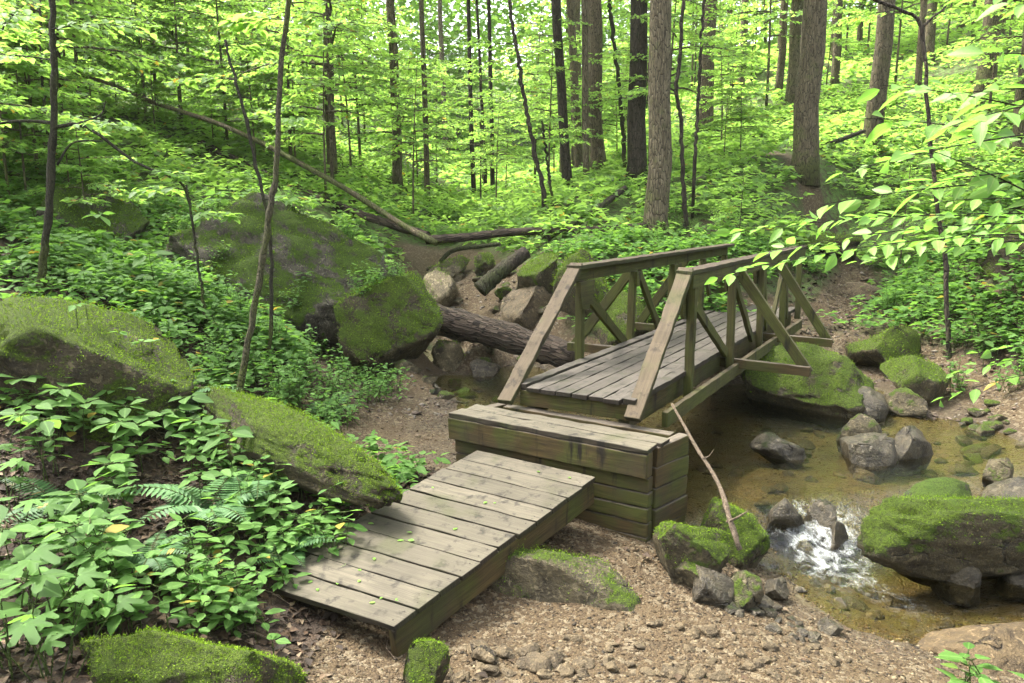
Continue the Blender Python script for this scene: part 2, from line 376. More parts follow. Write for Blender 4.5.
def mat_water():
    N = NT('clear_creek_water'); P = N.pos()
    h = N.math('ADD', N.math('MULTIPLY', N.noise(N.mapv(P, (7, 11, 6)), 1, 4, .6, dist=.9), 1), N.math('MULTIPLY', N.noise(P, 30, 2, .5), .3))
    fa = sep(N, N.attr('foam'), 0); fx = sep(N, N.attr('foam'), 1)
    nb = N.bump(h, .6, .03)
    fr = N.n('ShaderNodeFresnel', i_IOR=1.33); N.set(fr.inputs['Normal'], nb)
    gl = N.n('ShaderNodeBsdfGlossy', i_Roughness=.07, i_Color=(1, 1, 1, 1)); N.set(gl.inputs['Normal'], nb)
    tr = N.n('ShaderNodeBsdfTransparent', i_Color=(.86, .80, .56, 1))
    m = N.n('ShaderNodeMixShader'); N.set(m.inputs[0], N.math('MULTIPLY', fr.outputs[0], 1.0)); N.set(m.inputs[1], tr.outputs[0]); N.set(m.inputs[2], gl.outputs[0])
    mp = N.n('ShaderNodeMapping', vector_type='TEXTURE'); N.set(mp.inputs[0], P); mp.inputs['Rotation'].default_value = (0, 0, FLOW)
    st = N.noise(N.mapv(mp.outputs[0], (13, 30, 10)), 1, 6, .75, dist=2.2); fine = N.noise(P, 70, 3, .6)
    fn = N.math('ADD', N.math('ADD', N.math('MULTIPLY', st, .75), N.math('MULTIPLY', fine, .25)), N.math('MULTIPLY', fa, .30))
    fm = N.math('MULTIPLY', N.math('MULTIPLY', N.math('MULTIPLY', N.smoothstep(fn, .56, .86), N.smoothstep(fa, .05, .5)), N.smoothstep(N.noise(P, 8, 4, .65, dist=1.0), .40, .66)), .58)
    fo = N.principled((.46, .48, .46), .4, nb, .4)
    m2 = N.n('ShaderNodeMixShader'); N.set(m2.inputs[0], fm); N.set(m2.inputs[1], m.outputs[0]); N.set(m2.inputs[2], fo)
    return N.end(m2.outputs[0])
FLOW = math.atan2(*(atz(905, 600, -.2)[:2] - atz(795, 503, .05)[:2])[::-1])
M['water'] = mat_water()

# ------------------------------------------------------------------ terrain
Zp = [  # px, py, height of the ground there
 (560,620,.04),(640,672,.05),(700,620,.02),(760,640,.0),(850,652,-.08),(660,560,.06),(600,545,.10),(480,660,.05),(420,680,.06),
 (300,650,.12),(340,640,.1),(400,430,.14),(350,415,.2),(430,460,.13),(370,455,.16),(420,402,.12),(392,388,.07),(450,375,-.14),(490,386,-.14),(412,380,-.10),(432,388,-.10),(402,371,-.06),(455,395,-.08),(480,398,-.06),(430,368,-.09),(470,362,-.1),(510,378,-.12),(414,372,-.09),(540,385,-.12),(600,400,-.12),
 (396,362,.04),(850,430,-.12),(760,430,-.14),(920,440,-.09),(700,450,-.1),(850,470,-.08),(740,470,-.08),(1022,428,.13),(985,406,.16),(1000,458,-.04),(1018,474,-.03),(960,446,-.08),(985,440,-.03),(1035,520,.0),(960,420,.06),
 (780,500,-.03),(830,500,-.03),(720,500,.0),(800,548,-.32),(850,570,-.36),(950,600,-.38),(900,622,-.30),(825,588,-.26),(1000,565,-.36),(1010,630,-.32),
 (765,600,-.12),(840,638,-.14),(730,572,-.02),(900,655,-.12),(960,682,-.08),(647,541,.08),(690,505,.02),(450,470,.12),(520,520,.1),
 (790,372,.10),(830,345,.40),(800,322,.58),(880,300,.75),(950,345,.55),(1000,385,.32),(830,270,1.0),(880,272,1.12),(900,410,.1),
 (310,515,.33),(230,450,.55),(160,460,.62),(100,490,.6),(50,560,.55),(150,600,.42),(262,600,.2),(200,550,.42),(30,640,.5),(120,672,.4),(60,425,.9),(0,683,.6),(200,660,.28),
 (300,440,.38),(330,470,.28)]
Dp = [  # px, py, forward distance
 (850,246,15),(812,206,17.5),(759,158,21),(657,243,15),(805,170,18),(872,150,21),(980,200,14),(1010,260,10.5),(950,170,20),(1017,160,20),
 (704,134,27),(987,85,27),(900,60,36),(800,60,38),(700,100,36),(640,180,20),(590,180,22),(560,203,18),(610,236,14.5),(430,262,16.5),(460,292,14.2),
 (520,322,12.2),(570,300,12),(440,232,20),(470,212,25),(470,192,34),(450,160,50),(500,130,70),(300,350,10.5),(400,352,10),(320,382,8.8),(220,382,7.6),
 (30,330,7),(120,300,8.5),(200,300,9.2),(100,250,11),(10,205,11),(180,212,14),(40,120,18),(150,130,20),(250,180,18),(350,205,17),(100,50,28),(300,105,30),
 (350,150,26),(0,0,32),(250,30,40),(400,165,30),(400,125,45),(700,205,16.5),(740,240,14),(690,270,12.5),(640,260,13),(480,330,11.2),(420,330,10.8)]
Wp = [(0,0,.9),(-3,-.5,1.2),(3,0,.75),(-6,3,1.9),(4.5,2,.3),(2.2,2.4,.2),(6.2,4.6,-.42),(9,4,-.45),(13,3,-.4),(8,7,.9),(6,8.6,.55),(-16,5,6),(16,9,3.6),(-45,20,18),(45,20,15),
 (0,110,20),(60,70,26),(-60,70,28),(0,-15,2.4),(-30,-15,9),(30,-15,3),(-1.2,2.6,.5),(0,2.6,.28),(3.93,11.87,.84),(-9,8,3.2),(10,14,2.9),(-2.6,2.4,.72)]
ctrl = [atz(*a) for a in Zp] + [atd(*a) for a in Dp] + [np.array(a, float) for a in Wp]
ctrl = np.array(ctrl)
def tps_k(r2): return np.where(r2 > 1e-9, r2 * np.log(np.maximum(r2, 1e-9)), 0)
def warp(xy):                               # compress far distances so near detail stays stiff
    r = np.hypot(xy[:, 0], xy[:, 1] - 4) + 1e-6
    k = np.log1p(r / 6) * 6 / r
    return np.stack([xy[:, 0] * k, (xy[:, 1] - 4) * k], 1)
cw = warp(ctrl[:, :2]); n_ = len(cw)
K = tps_k(((cw[:, None] - cw[None]) ** 2).sum(2)) + np.eye(n_) * .05
A_ = np.zeros((n_ + 3, n_ + 3)); A_[:n_, :n_] = K; A_[:n_, n_] = 1; A_[:n_, n_ + 1:] = cw; A_[n_, :n_] = 1; A_[n_ + 1:, :n_] = cw.T
Wt = np.linalg.solve(A_, np.concatenate([ctrl[:, 2], [0, 0, 0]]))
def fbm(x, y, f, o=3):
    out = np.zeros_like(x); a = 1
    for k in range(o):
        p = k * 17.3
        out += a * (np.sin(x * f + 1.3 * np.sin(y * f * .83 + p) + p) * np.cos(y * f * 1.07 + 1.7 * np.sin(x * f * .71 - p)))
        f *= 2.13; a *= .5
    return out
def Hn(xy):
    xy = np.atleast_2d(np.asarray(xy, float)); out = np.empty(len(xy))
    for i in range(0, len(xy), 20000):
        q = warp(xy[i:i + 20000])
        out[i:i + 20000] = tps_k(((q[:, None] - cw[None]) ** 2).sum(2)) @ Wt[:n_] + Wt[n_] + q @ Wt[n_ + 1:]
    d = np.hypot(xy[:, 0], xy[:, 1])
    out += fbm(xy[:, 0], xy[:, 1], 1.9) * np.clip(.012 + .004 * d, 0, .2) * np.clip((out + .1) * 2.5, .15, 1)
    out += fbm(xy[:, 0] + 9, xy[:, 1], 7.0, 2) * .008
    return out
def H(x, y): return float(Hn([[x, y]])[0])

def axis(lo, hi, c0, c1, fine, grow):
    a = list(np.arange(c0, c1, fine)); s = fine; p = a[-1]
    while p < hi: s *= grow; p += s; a.append(p)
    s = fine; p = c0; pre = []
    while p > lo: s *= grow; p -= s; pre.append(p)
    return np.array(pre[::-1] + a)
gx = axis(-75, 75, -4.5, 5.5, .045, 1.045); gy = axis(-16, 115, 2.4, 12, .045, 1.04)
GX, GY = np.meshgrid(gx, gy); XY = np.stack([GX.ravel(), GY.ravel()], 1); GZ = Hn(XY)

# water level: upper pool, step down at the cascade, lower pool
LIP = atz(795, 503, .05)[:2]; DN = (atz(905, 600, -.2)[:2] - LIP); DN /= np.linalg.norm(DN)
def sst(t): t = np.clip(t, 0, 1); return t * t * (3 - 2 * t)
def water_z(xy):
    s = (xy - LIP) @ DN
    return .05 - .25 * sst((s + .08) / .75)
def zone(xy, z):
    wz = water_z(xy); px, py, d = proj(np.column_stack([xy, z]))
    near = (xy[:, 1] < 12.5) & (xy[:, 1] > 2) & (xy[:, 0] > -3.5) & (xy[:, 0] < 6.5)
    wet = np.clip((wz + .02 - z) * 18, 0, 1) * near
    # gravel: low ground by the water; beach left of the ramp; foreground bar
    gr = np.clip(2.0 - (z - wz) * 3.4, 0, 1) * near
    left = np.clip((-(xy[:, 0]) - .95 + .18 * (xy[:, 1] - 3.6)) * 3, 0, 1) * (xy[:, 1] < 6.5)
    gr *= 1 - left
    # creek bed upstream and the footpath beyond the bridge
    for line, w in ((CREEK, .95), (PATH, .38)):
        dd = np.full(len(xy), 1e9)
        for a, b in zip(line[:-1], line[1:]):
            t = np.clip(((xy - a) @ (b - a)) / ((b - a) @ (b - a)), 0, 1)
            dd = np.minimum(dd, np.linalg.norm(xy - (a + t[:, None] * (b - a)), axis=1))
        gr = np.maximum(gr, np.clip(1.6 - dd / w, 0, 1) * (.9 if w > .5 else .65))
    gn = np.clip((d - 9) / 6, 0, 1) * (1 - gr)
    return gr, gn, wet
CREEK = np.array([atd(*a)[:2] for a in ((438,262,16.5),(465,290,14.2),(515,318,12.3),(470,345,10.8),(455,375,9.8))])
PATH = np.array([(3.9,11.8),(4.6,12.6)] + [tuple(atd(*a)[:2]) for a in ((860,262,14),(850,244,15.2),(815,206,17.5),(762,160,21))])
PATH[1] = atd(835, 285, 12.6)[:2]
g_, n2_, w_ = zone(XY, GZ)
nx, ny = len(gx), len(gy)
ii = np.arange(ny - 1)[:, None] * nx + np.arange(nx - 1)[None]
Fq = np.stack([ii, ii + 1, ii + 1 + nx, ii + nx], -1).reshape(-1, 4)
gm = np_mesh('ground', np.column_stack([XY, GZ]), Fq); vcol(gm, 'zone', np.column_stack([g_, n2_, w_])); vcol(gm, 'damp', np.clip((water_z(XY) + .10 + fbm(XY[:, 0], XY[:, 1], 3.3, 2) * .03 - GZ) * 9, 0, 1) * ((XY[:, 1] < 12) & (XY[:, 1] > 2))); smooth(gm)
tag(link('ground', gm, M['ground']), kind='structure')

# ------------------------------------------------------------------ water
wx = np.arange(-2.6, 9, .045); wy = np.arange(2.6, 11.2, .045)
WX, WY = np.meshgrid(wx, wy); wxy = np.stack([WX.ravel(), WY.ravel()], 1)
wzz = water_z(wxy); s_ = (wxy - LIP) @ DN
side_ = (wxy - LIP) @ np.array([-DN[1], DN[0]])
turb = np.exp(-((s_ - .28) / .33) ** 2) * np.exp(-((side_ - .05 + .25 * (s_ - .3)) / .42) ** 2)
trail = np.exp(-((side_ + .12) / .3) ** 2) * sst((s_ - .2) / .4) * np.clip(1 - (s_ - .6) / 1.8, 0, 1)
wzz += fbm(WX.ravel(), WY.ravel(), 14, 3) * (.001 + .02 * turb + .004 * trail)
foam = np.clip(turb * .9 + .55 * trail, 0, 1)
gh = Hn(wxy); keepv = wzz > gh - .06
ii = np.arange(len(wy) - 1)[:, None] * len(wx) + np.arange(len(wx) - 1)[None]
Fw = np.stack([ii, ii + 1, ii + 1 + len(wx), ii + len(wx)], -1).reshape(-1, 4)
Fw = Fw[keepv[Fw].any(1)]
used = np.unique(Fw); remap = np.zeros(len(wxy), int); remap[used] = np.arange(len(used))
wm = np_mesh('creek_water', np.column_stack([wxy, wzz])[used], remap[Fw]); vcol(wm, 'foam', np.column_stack([foam, foam, foam])[used]); smooth(wm)
tag(link('creek_water', wm, M['water']), kind='structure')
# ------------------------------------------------------------------ bridge
BO = Vector((.483, 6.006, .959)); BAZ = .531; SL = -.012
BU = Vector((math.sin(BAZ) * math.cos(SL), math.cos(BAZ) * math.cos(SL), math.sin(SL)))
BV = Vector((math.cos(BAZ), -math.sin(BAZ), 0)); BW = Vector((0, 0, 1))
W2 = .54; RH = .95; BL = 6.8
def bp(u, v, w): return BU * u + BV * v + BW * w           # local to the bridge's Empty
bridge = empty('footbridge', BO)
tag(bridge, 'weathered wooden footbridge with truss railings crossing the creek', 'bridge')
mb = MB(); nb = 6; wid = .86 / nb
for k in range(nb):
    v = -.43 + wid * (k + .5)
    for u_ in (.06, 1.4, 2.8, 4.2, 5.6):
        for dv in (-.035, .035): mb.nail(bp(u_, v + dv, .0015), BW)
    mb.quadstrip_box(bp(0 - random.uniform(-.01, .025), v, -.02 + random.uniform(-.003, .002)), bp(BL, v, -.02), wid - random.uniform(.006, .014), .04, BW, .002)
for s in (-1, 1): mb.quadstrip_box(bp(.04 if s < 0 else .02, s * .49, -.012), bp(BL, s * .49, -.012), .1, .05, BW, .003)
mb.build('deck', M['deck'], bridge, .005)
MB().quadstrip_box(bp(.06, -.5, -.105), bp(.06, .5, -.105), .06, .13, BW, .002).build('end_beam', M['timber'], bridge, .006)
for s in (-1, 1):
    MB().quadstrip_box(bp(.1, s * .42, -.16), bp(BL - .05, s * .42, -.16), .09, .2, BW, .002).build('deck_beam', M['timber'], bridge, .006)
posts = [1.33, 2.72, 4.1, 5.45, 6.6]
for s in (-1, 1):
    v = s * (W2 + .0); top = RH
    cap = MB().quadstrip_box(bp(1.12, v, top - .02), bp(BL, v, top - .02), .15, .04, BW, .002).build('railing', M['brown_rail'], bridge, .005)
    mk = lambda *a, **k: MB().quadstrip_box(*a, **k)
    mk(bp(1.2, v + s * .045, top - .105), bp(BL - .02, v + s * .045, top - .105), .04, .125, BW, jit=.002).build('side_rail', M['rail'], cap, .005)
    # lower side rail outside of the deck
    mk(bp(.42, v + s * .11, -.23), bp(BL - .3, v + s * .11, -.20), .05, .13, BW, jit=.002).build('lower_rail', M['rail'], cap, .005)
    for i, u in enumerate(posts):
        w0 = -.34 if i < 4 else -.14
        mk(bp(u, v + s * .045 if i else v + s * .02, w0), bp(u, v + s * .02, top - .165), .075, .075, BU, jit=.002).build('post', M['rail'], cap, .006)
    # gusset boards under the rail, at the first and third posts
    for u, hgt, wd in ((1.33, .28, .34), (2.72, .17, .13), (4.1, .2, .3)):
        gb = MB(); b0 = 0
        t0 = top - .165; ys = v - s * .002
        outl = [(u - wd * .45, t0), (u + wd * .55, t0), (u + wd * .42, t0 - hgt * .55), (u + wd * .16, t0 - hgt), (u - wd * .28, t0 - hgt * .96), (u - wd * .42, t0 - hgt * .4)]
        for dy in (-.014, .014):
            for (uu, ww) in outl: gb.v.append(bp(uu, ys + s * .01 + dy - s * .045, ww)); gb.t.append(.4)
        n = len(outl); gb.f.append(tuple(range(n))); gb.f.append(tuple(range(2 * n - 1, n - 1, -1)))
        gb.uv.append(tuple((a * .6, b) for a, b in outl)); gb.uv.append(tuple((a * .6, b) for a, b in outl[::-1]))
        for k in range(n):
            k2 = (k + 1) % n; gb.f.append((k, k + n, k2 + n, k2)); gb.uv.append(((0, 0), (.03, 0), (.03, .1), (0, .1)))
        gb.build('gusset', M['rail'], cap)
    # truss diagonals between the posts
    for (u0, w0, u1, w1) in ((1.5, top - .36, 2.55, -.02), (2.84, top - .18, 3.72, -.04), (4.62, -.04, 4.16, top - .2), (4.95, -.03, 5.4, top - .2), (5.95, -.04, 5.5, top - .2)):
        mk(bp(u0, v + s * .0, w0), bp(u1, v + s * .03, w1), .045, .095, BU, jit=.002).build('diagonal_brace', M['rail'], cap, .005)
    # sloping end brace at the near end
    mk(bp(-.05 if s > 0 else -.12, v + (.01 if s > 0 else -.02), -.13), bp(1.2, v, top + .005), .135, .05, Vector((-.6, 0, 1)) if 0 else (BW + BU * -.9), jit=.0035).build('end_brace', M['brace'], cap, .006)
    # outriggers that stiffen the railing
    for u, ln in ((2.78, .86), (4.75, .8)):
        mk(bp(u, s * .3, -.16), bp(u, s * (W2 + ln), -.17), .07, .1, BW, jit=.002).build('outrigger', M['timber'], cap, .006)
        mk(bp(u + .06, s * (W2 + .06), top - .12), bp(u + .06, s * (W2 + ln - .03), -.2), .055, .11, BV, jit=.002).build('outrigger_brace', M['rail'], cap, .006)

# ------------------------------------------------------------------ timber step and ramp
dz = CAMZ
A = Vector((-.536, 6.028, .79)); B = Vector((.935, 5.08, .79)); C = Vector((1.36, 5.519, .77)); Dv = Vector((-.25, 6.56, .79))
step = empty('timber_step', (.4, 5.7, .1)); tag(step, 'stacked timber step box between the ramp and the bridge deck', 'step')
def rel(o, p): return Vector(p) - Vector(o.location)
along = (B - A).normalized(); back = (C - B); back.z = 0; bl = back.length; back.normalize()
st = lambda mb: setattr(mb, 'off', Vector(step.location)) or mb
def sbeam(name, a, b, w, h, mat, parent=step, jit=.002):
    m = MB(); m.quadstrip_box(a, b, w, h, BW, jit); st(m); return m.build(name, mat, parent, .008)
Z = Vector((0, 0, 1))
# top boards
m = MB()
for k, (f0, wd) in enumerate(((0.0, .185), (.19, .165), )):
    a = A + back * (f0 + wd / 2) - Z * .02; b = B + back * (f0 + wd / 2) - Z * .02
    m.quadstrip_box(a - along * random.uniform(-.005, .012), b + along * random.uniform(-.012, .004), wd - .006, .04, BW, .0028)
st(m); m.build('top_board', M['plank'], step, .006)
sbeam('front_beam', A + back * .055 - Z * .131, B + back * .055 - Z * .131, .11, .178, M['timber'])
fb0 = A + along * .02
for i, zc in enumerate((.50, .385, .27, .155, .05)):
    a = fb0 + back * (.10 + .006 * (i % 2)); b = B + back * (.10 + .006 * (i % 2)) - along * .015
    a.z = b.z = zc; sbeam('front_timber', a, b, .09, .105, M['timber'])
for i, zc in enumerate((.69, .535, .375, .215, .06)):
    a = B + back * .16 - along * .05; b = B + back * (bl - .02) - along * (.05 - .008 * (i % 2))
    if i == 0: a = B + back * .17 - along * .05
    a.z = zc - .0; b.z = zc; sbeam('side_timber', a, b, .09, .15, M['timber'])
    a2 = A + back * .16 + along * .06; b2 = A + back * (bl - .02) + along * .06; a2.z = b2.z = zc; sbeam('side_timber', a2, b2, .09, .15, M['timber'])
bq = B + back * (bl - .06); aq = A + back * (bl - .06); aq.z = bq.z = .70
sbeam('rear_timber', aq + along * .12, bq - along * .12, .1, .13, M['timber'])
bq2 = B + back * (bl - .16) - along * .0; aq2 = A + back * (bl - .16)

nr = Vector(np.array([-.640, 3.74, .245])); nl = nr + Vector((-.935, .50, 0)) * 1.0
fr_ = Vector((.60, 5.20, .55)); fl = Vector((-.275, 5.80, .55))
ramp = empty('boardwalk_ramp', (nr + nl) / 2 + Vector((0, 0, -.2))); tag(ramp, 'sloping plank ramp leading up from the leafy bank to the timber step', 'ramp')
nP = 11; m = MB()
upn = (fr_ - nr).cross(nl - nr).normalized()
if upn.z < 0: upn = -upn
for k in range(nP):
    t0, t1 = k / nP + .0028, (k + 1) / nP - .0028; e0, e1 = random.uniform(-.012, .012), random.uniform(-.011, .011)
    hz = upn * random.uniform(-.0035, .0035); cut = .19 if k == 0 else (.10 if k == 1 else 0)
    cs_ = []
    for tt in (t0, t1):
        l = nl.lerp(fl, tt) + hz; r_ = nr.lerp(fr_, tt) + hz; ax = (r_ - l).normalized(); cs_.append((l + ax * (e0 + cut * (1 if tt == t0 else .75)), r_ + ax * e1))
    m.slab((cs_[0][0], cs_[0][1], cs_[1][1], cs_[1][0]), upn, .038, .002)
    for en in (0, 1):
        for w_ in (.25, .75):
            e_ = cs_[0][en].lerp(cs_[1][en], w_); o_ = cs_[0][1 - en].lerp(cs_[1][1 - en], w_); m.nail(e_ + (o_ - e_).normalized() * .045 + upn * .001, upn)
    continue
    tm_ = (t0 + t1) / 2
    l = nl.lerp(fl, tm_); r_ = nr.lerp(fr_, tm_)
    ax = (r_ - l).normalized()
    l = l + ax * random.uniform(-.012, .012); r_ = r_ + ax * random.uniform(-.014, .014)
    if k == 0: l = l + ax * .19
    if k == 1: l = l + ax * .10
    wdt = ((fr_ - nr).length / nP) * abs((fr_ - nr).normalized().cross(ax).length) - .007
    m.quadstrip_box(l - upn * .019, r_ - upn * .019 + upn * random.uniform(-.002, .002), wdt, .038, upn, .0015)
m.off = Vector(ramp.location); m.build('plank_deck', M['plank'], ramp, .005)
inn = (nl - nr).normalized()
for nm, p0, p1 in (('stringer', nr + inn * .035, fr_ + inn * .035), ('stringer', nl - inn * .22, fl - inn * .06)):
    m = MB(); dd = (p1 - p0).normalized(); m.quadstrip_box(p0 + dd * .012 - upn * .132, p1 - upn * .125, .045, .185, upn, .002); m.off = Vector(ramp.location); m.build(nm, M['timber'], ramp, .006)

# ------------------------------------------------------------------ rocks
def rock_mesh(name, sub, seed, cuts=9, rough=.11, flat=1.0):
    rs = np.random.default_rng(seed)
    bm = bmesh.new(); bmesh.ops.create_icosphere(bm, subdivisions=sub, radius=1)
    V = np.array([v.co[:] for v in bm.verts])
    for k in range(cuts):
        n = rs.normal(size=3); n /= np.linalg.norm(n); d = rs.uniform(.42, .80)
        ov = V @ n - d; V -= np.where(ov > 0, ov * .985, 0)[:, None] * n
    off = rs.uniform(-50, 50, 3)
    out = []
    for p in V:
        q = Vector(p) * 1.5 + Vector(off)
        a = mn.fractal(q, .9, 2.1, 5) * rough + mn.noise(Vector(p) * .8 + Vector(off)) * .12
        rdg = 1 - abs(mn.noise(Vector(p) * 2.6 + Vector(off) * .7)) * 2
        a -= max(0, rdg - .72) * .16 * (sub >= 4)
        if sub >= 4:
            a += mn.fractal(Vector(p) * 6 + Vector(off), .8, 2.2, 4) * .026
            st_ = mn.noise(Vector((p[0] * 1.2, p[1] * 1.2, p[2] * 4.5)) + Vector(off)); a -= max(0, .12 - abs(st_)) * .28
        out.append(p * (1 + a))
    V = np.array(out)
    lo, hi = V.min(0), V.max(0); V = (V - (lo + hi) / 2) / ((hi - lo) / 2)
    for v, c in zip(bm.verts, V): v.co = c
    me = bpy.data.meshes.new(name); bm.to_mesh(me); bm.free(); smooth(me)
    return me
def moss_on(me_w, n, size, name, parent, nzmin=.25, rs=RNG):
    """short moss blades over the upward faces of a rock mesh (in its object's space)"""
    m = len(me_w.polygons)
    ce = np.empty(m * 3, np.float32); no = np.empty(m * 3, np.float32); ar = np.empty(m, np.float32)
    me_w.polygons.foreach_get('center', ce); me_w.polygons.foreach_get('normal', no); me_w.polygons.foreach_get('area', ar)
    ce = ce.reshape(-1, 3); no = no.reshape(-1, 3)
    ex_ = np.ptp(ce, axis=0).max() + 1e-6; patch = fbm((ce[:, 0] + ce[:, 2] * .7) / ex_, (ce[:, 1] - ce[:, 2] * .5) / ex_, 7.5, 4)
    wgt = ar * np.clip((no[:, 2] - nzmin + .38 * patch) * 3, 0, 1)
    if wgt.sum() <= 0: return
    idx = rs.choice(m, n, p=wgt / wgt.sum())
    c = ce[idx] + rs.normal(0, 1, (n, 3)) * np.sqrt(ar[idx])[:, None] * .5
    d = no[idx] + rs.normal(0, .55, (n, 3)); d /= np.linalg.norm(d, axis=1)[:, None]
    sd = np.cross(d, rs.normal(size=(n, 3))); sd /= np.linalg.norm(sd, axis=1)[:, None]
    L = size * rs.uniform(.5, 1.3, n)[:, None]
    c = c - no[idx] * L * .3
    V = np.stack([c - sd * L * .22, c + sd * L * .22, c + d * L], 1).reshape(-1, 3)
    F = np.arange(n * 3).reshape(-1, 3); me = np_mesh(name, V, F)
    vcol(me, 'tint', np.repeat(rs.uniform(0, 1, n), 3)); link(name, me, M['moss'], parent)
def rock(center, size, mat, label, seed, rot=(0, 0, 0), sub=4, cuts=9, rough=.1, moss=0, msize=.014, nzmin=.25, name='rock', cat='rock', group=None):
    me = rock_mesh(name, sub, seed, cuts, rough)
    Mx = Matrix.LocRotScale(None, None, Vector(size)); me.transform(Mx); me.transform(Matrix.Rotation(rot[0], 4, 'X')); me.transform(Matrix.Rotation(rot[1], 4, 'Y')); me.transform(Matrix.Rotation(rot[2], 4, 'Z')); me.update()
    o = link(name, me, mat); o.location = center
    tag(o, label, cat, group)
    if moss: moss_on(me, moss, msize, 'moss', o, nzmin)
    return o
def rbox(x0, y0, x1, y1, d, depth=None, **k):
    """centre and half sizes of a rock that fills this part of the view at distance d"""
    c = atd((x0 + x1) / 2, (y0 + y1) / 2, d); sx = (x1 - x0) / 2 / FPX * d; sz = (y1 - y0) / 2 / FPX * d
    return c, [sx, depth or (sx + sz) / 2, sz]
RM, RD, RB, RW, RS_, RI = M['rock_moss'], M['rock_dark'], M['rock_bare'], M['rock_wet'], M['rock_slab'], M['rock_mid']
def hit(px, py):
    t = np.arange(2.2, 45, .02); Q = ray(px, py)[None] * t[:, None]; Q[:, 2] += CAMZ
    g = Hn(Q[:, :2]); wn = (Q[:, 1] < 11) & (Q[:, 0] > -2) ; g = np.where(wn, np.maximum(g, water_z(Q[:, :2])), g)
    k = np.argmax(Q[:, 2] < g); return t[k] if (Q[:, 2] < g).any() else None
def rk(x0, y0, x1, y1, d, mat, label, seed, depth=None, sink=.35, fix=False, **k):
    dep = depth or ((x1 - x0) + (y1 - y0)) / 4 / FPX * d
    hd = hit((x0 + x1) / 2, min(y1, 690))
    if hd and y1 < 690 and not fix:
        nd = hd + dep * .45
        if .75 < nd / d < 1.35: d = nd
        else: print('far from foot', label, d, nd)
    c, s = rbox(x0, y0, x1, y1, d, depth); top = c[2] + s[2]; g = max(H(c[0], c[1]), -9)
    bot = min(c[2] - s[2], g) - sink * 2 * s[2] * .5
    c[2] = (top + bot) / 2; s[2] = (top - bot) / 2
    return rock(c, s, mat, label, seed, **k)
rk(136, 200, 412, 376, 11.6, RD, 'huge dark boulder with a moss cap left of the creek', 23, 1.5, fix=True, sink=.15, sub=6, cuts=20, rough=.07, moss=14000, msize=.03, nzmin=.5, rot=(-.15, .12, .2), name='boulder', cat='boulder')
rk(328, 262, 432, 374, 10.6, RM, 'mossy boulder leaning on the right side of the huge dark boulder', 44, .9, fix=True, sink=.1, sub=5, cuts=14, rough=.08, moss=8000, msize=.026, nzmin=.2, rot=(0, .35, .3), name='boulder', cat='boulder')
rk(-40, 292, 196, 418, 6.6, RM, 'rounded mossy boulder behind the whorled plants at the left edge', 13, .75, sub=5, moss=14000, msize=.02, nzmin=.2, rot=(.1, .16, 0), name='boulder', cat='boulder')
rk(48, 188, 134, 250, 11, RD, 'slanting mossy boulder high on the left bank behind the dark sapling', 14, .7, fix=True, sub=5, moss=3500, msize=.03, rot=(0, .35, 0), name='boulder', cat='boulder')
# long ridge of rock behind the ramp
p0, p1 = atd(190, 412, 6.1), atd(386, 505, 5.0); cc = (p0 + p1) / 2; Lr = np.linalg.norm(p1 - p0)
rz = math.atan2(p1[1] - p0[1], p1[0] - p0[0]); ry = math.asin((p0[2] - p1[2]) / Lr)
rock(cc + np.array([-.02, .06, .07]), (Lr / 2 + .13, .26, .25), RM, 'long low rock ridge with bright moss crest ending beside the ramp', 15, rot=(.12, ry, rz), sub=5, cuts=3, rough=.12, moss=15000, msize=.016, nzmin=.35, name='rock')
rk(82, 622, 296, 740, 3.45, RM, 'mossy rock at the bottom left corner below the leaves', 16, .36, sub=5, cuts=10, moss=16000, msize=.012, nzmin=.2)
rk(448, 540, 634, 642, 5.0, RI, 'mossy rock with bare grey patches lying under the ramp', 66, .34, fix=True, sink=.1, sub=5, cuts=12, moss=7000, msize=.011, nzmin=.35, rot=(.1, .16, -.1))
rk(402, 636, 450, 690, 3.85, RM, 'small bright mossy stone under the near end of the ramp', 98, .12, sub=4, cuts=12, moss=2200, msize=.010, nzmin=.3)
rk(650, 518, 726, 584, 5.2, RM, 'mossy rock against the right corner of the timber step', 29, .24, sub=5, cuts=12, moss=4500, msize=.012, nzmin=.3, rot=(0, .15, .3))
rk(694, 500, 768, 562, 5.6, RM, 'dark mossy rock with the pale stick resting on it', 61, .26, sub=5, cuts=12, moss=4000, msize=.012, nzmin=.35, rot=(.1, -.1, 0))
rk(672, 556, 712, 592, 5.05, RI, 'small broken rock below the mossy corner rock', 62, .13, sub=4, cuts=12, moss=700, msize=.01, nzmin=.5)
rk(848, 482, 1080, 566, 5.75, RM, 'long mossy boulder lying across the stream below the pool', 20, .42, fix=True, sink=.0, sub=5, cuts=10, moss=9000, msize=.014, nzmin=.3, rot=(.1, .1, -.06), name='boulder', cat='boulder')
rk(920, 634, 1085, 668, 4.55, RS_, 'flat tan stone slab at the edge of the lower pool', 21, .3, fix=True, sink=.2, sub=5, cuts=16, rough=.06)
rk(742, 346, 872, 410, 9.4, RM, 'broad mossy slab with a dark underside below the bridge outrigger', 22, .8, fix=True, sink=.2, sub=5, moss=3500, msize=.025, nzmin=.4, name='boulder', cat='boulder')
rk(853, 324, 918, 374, 10.0, RM, 'pointed mossy rock on the far bank between two other mossy rocks', 23, .45, moss=2200, msize=.025, nzmin=.2)
rk(886, 355, 948, 406, 9.2, RM, 'rounded mossy rock on the far bank beside the slender right sapling', 24, .4, moss=1800, msize=.022, nzmin=.3)
rk(838, 386, 890, 416, 8.7, RW, 'wet grey rock at the pool edge below the broad mossy slab', 25, .3, cuts=14, rough=.07)
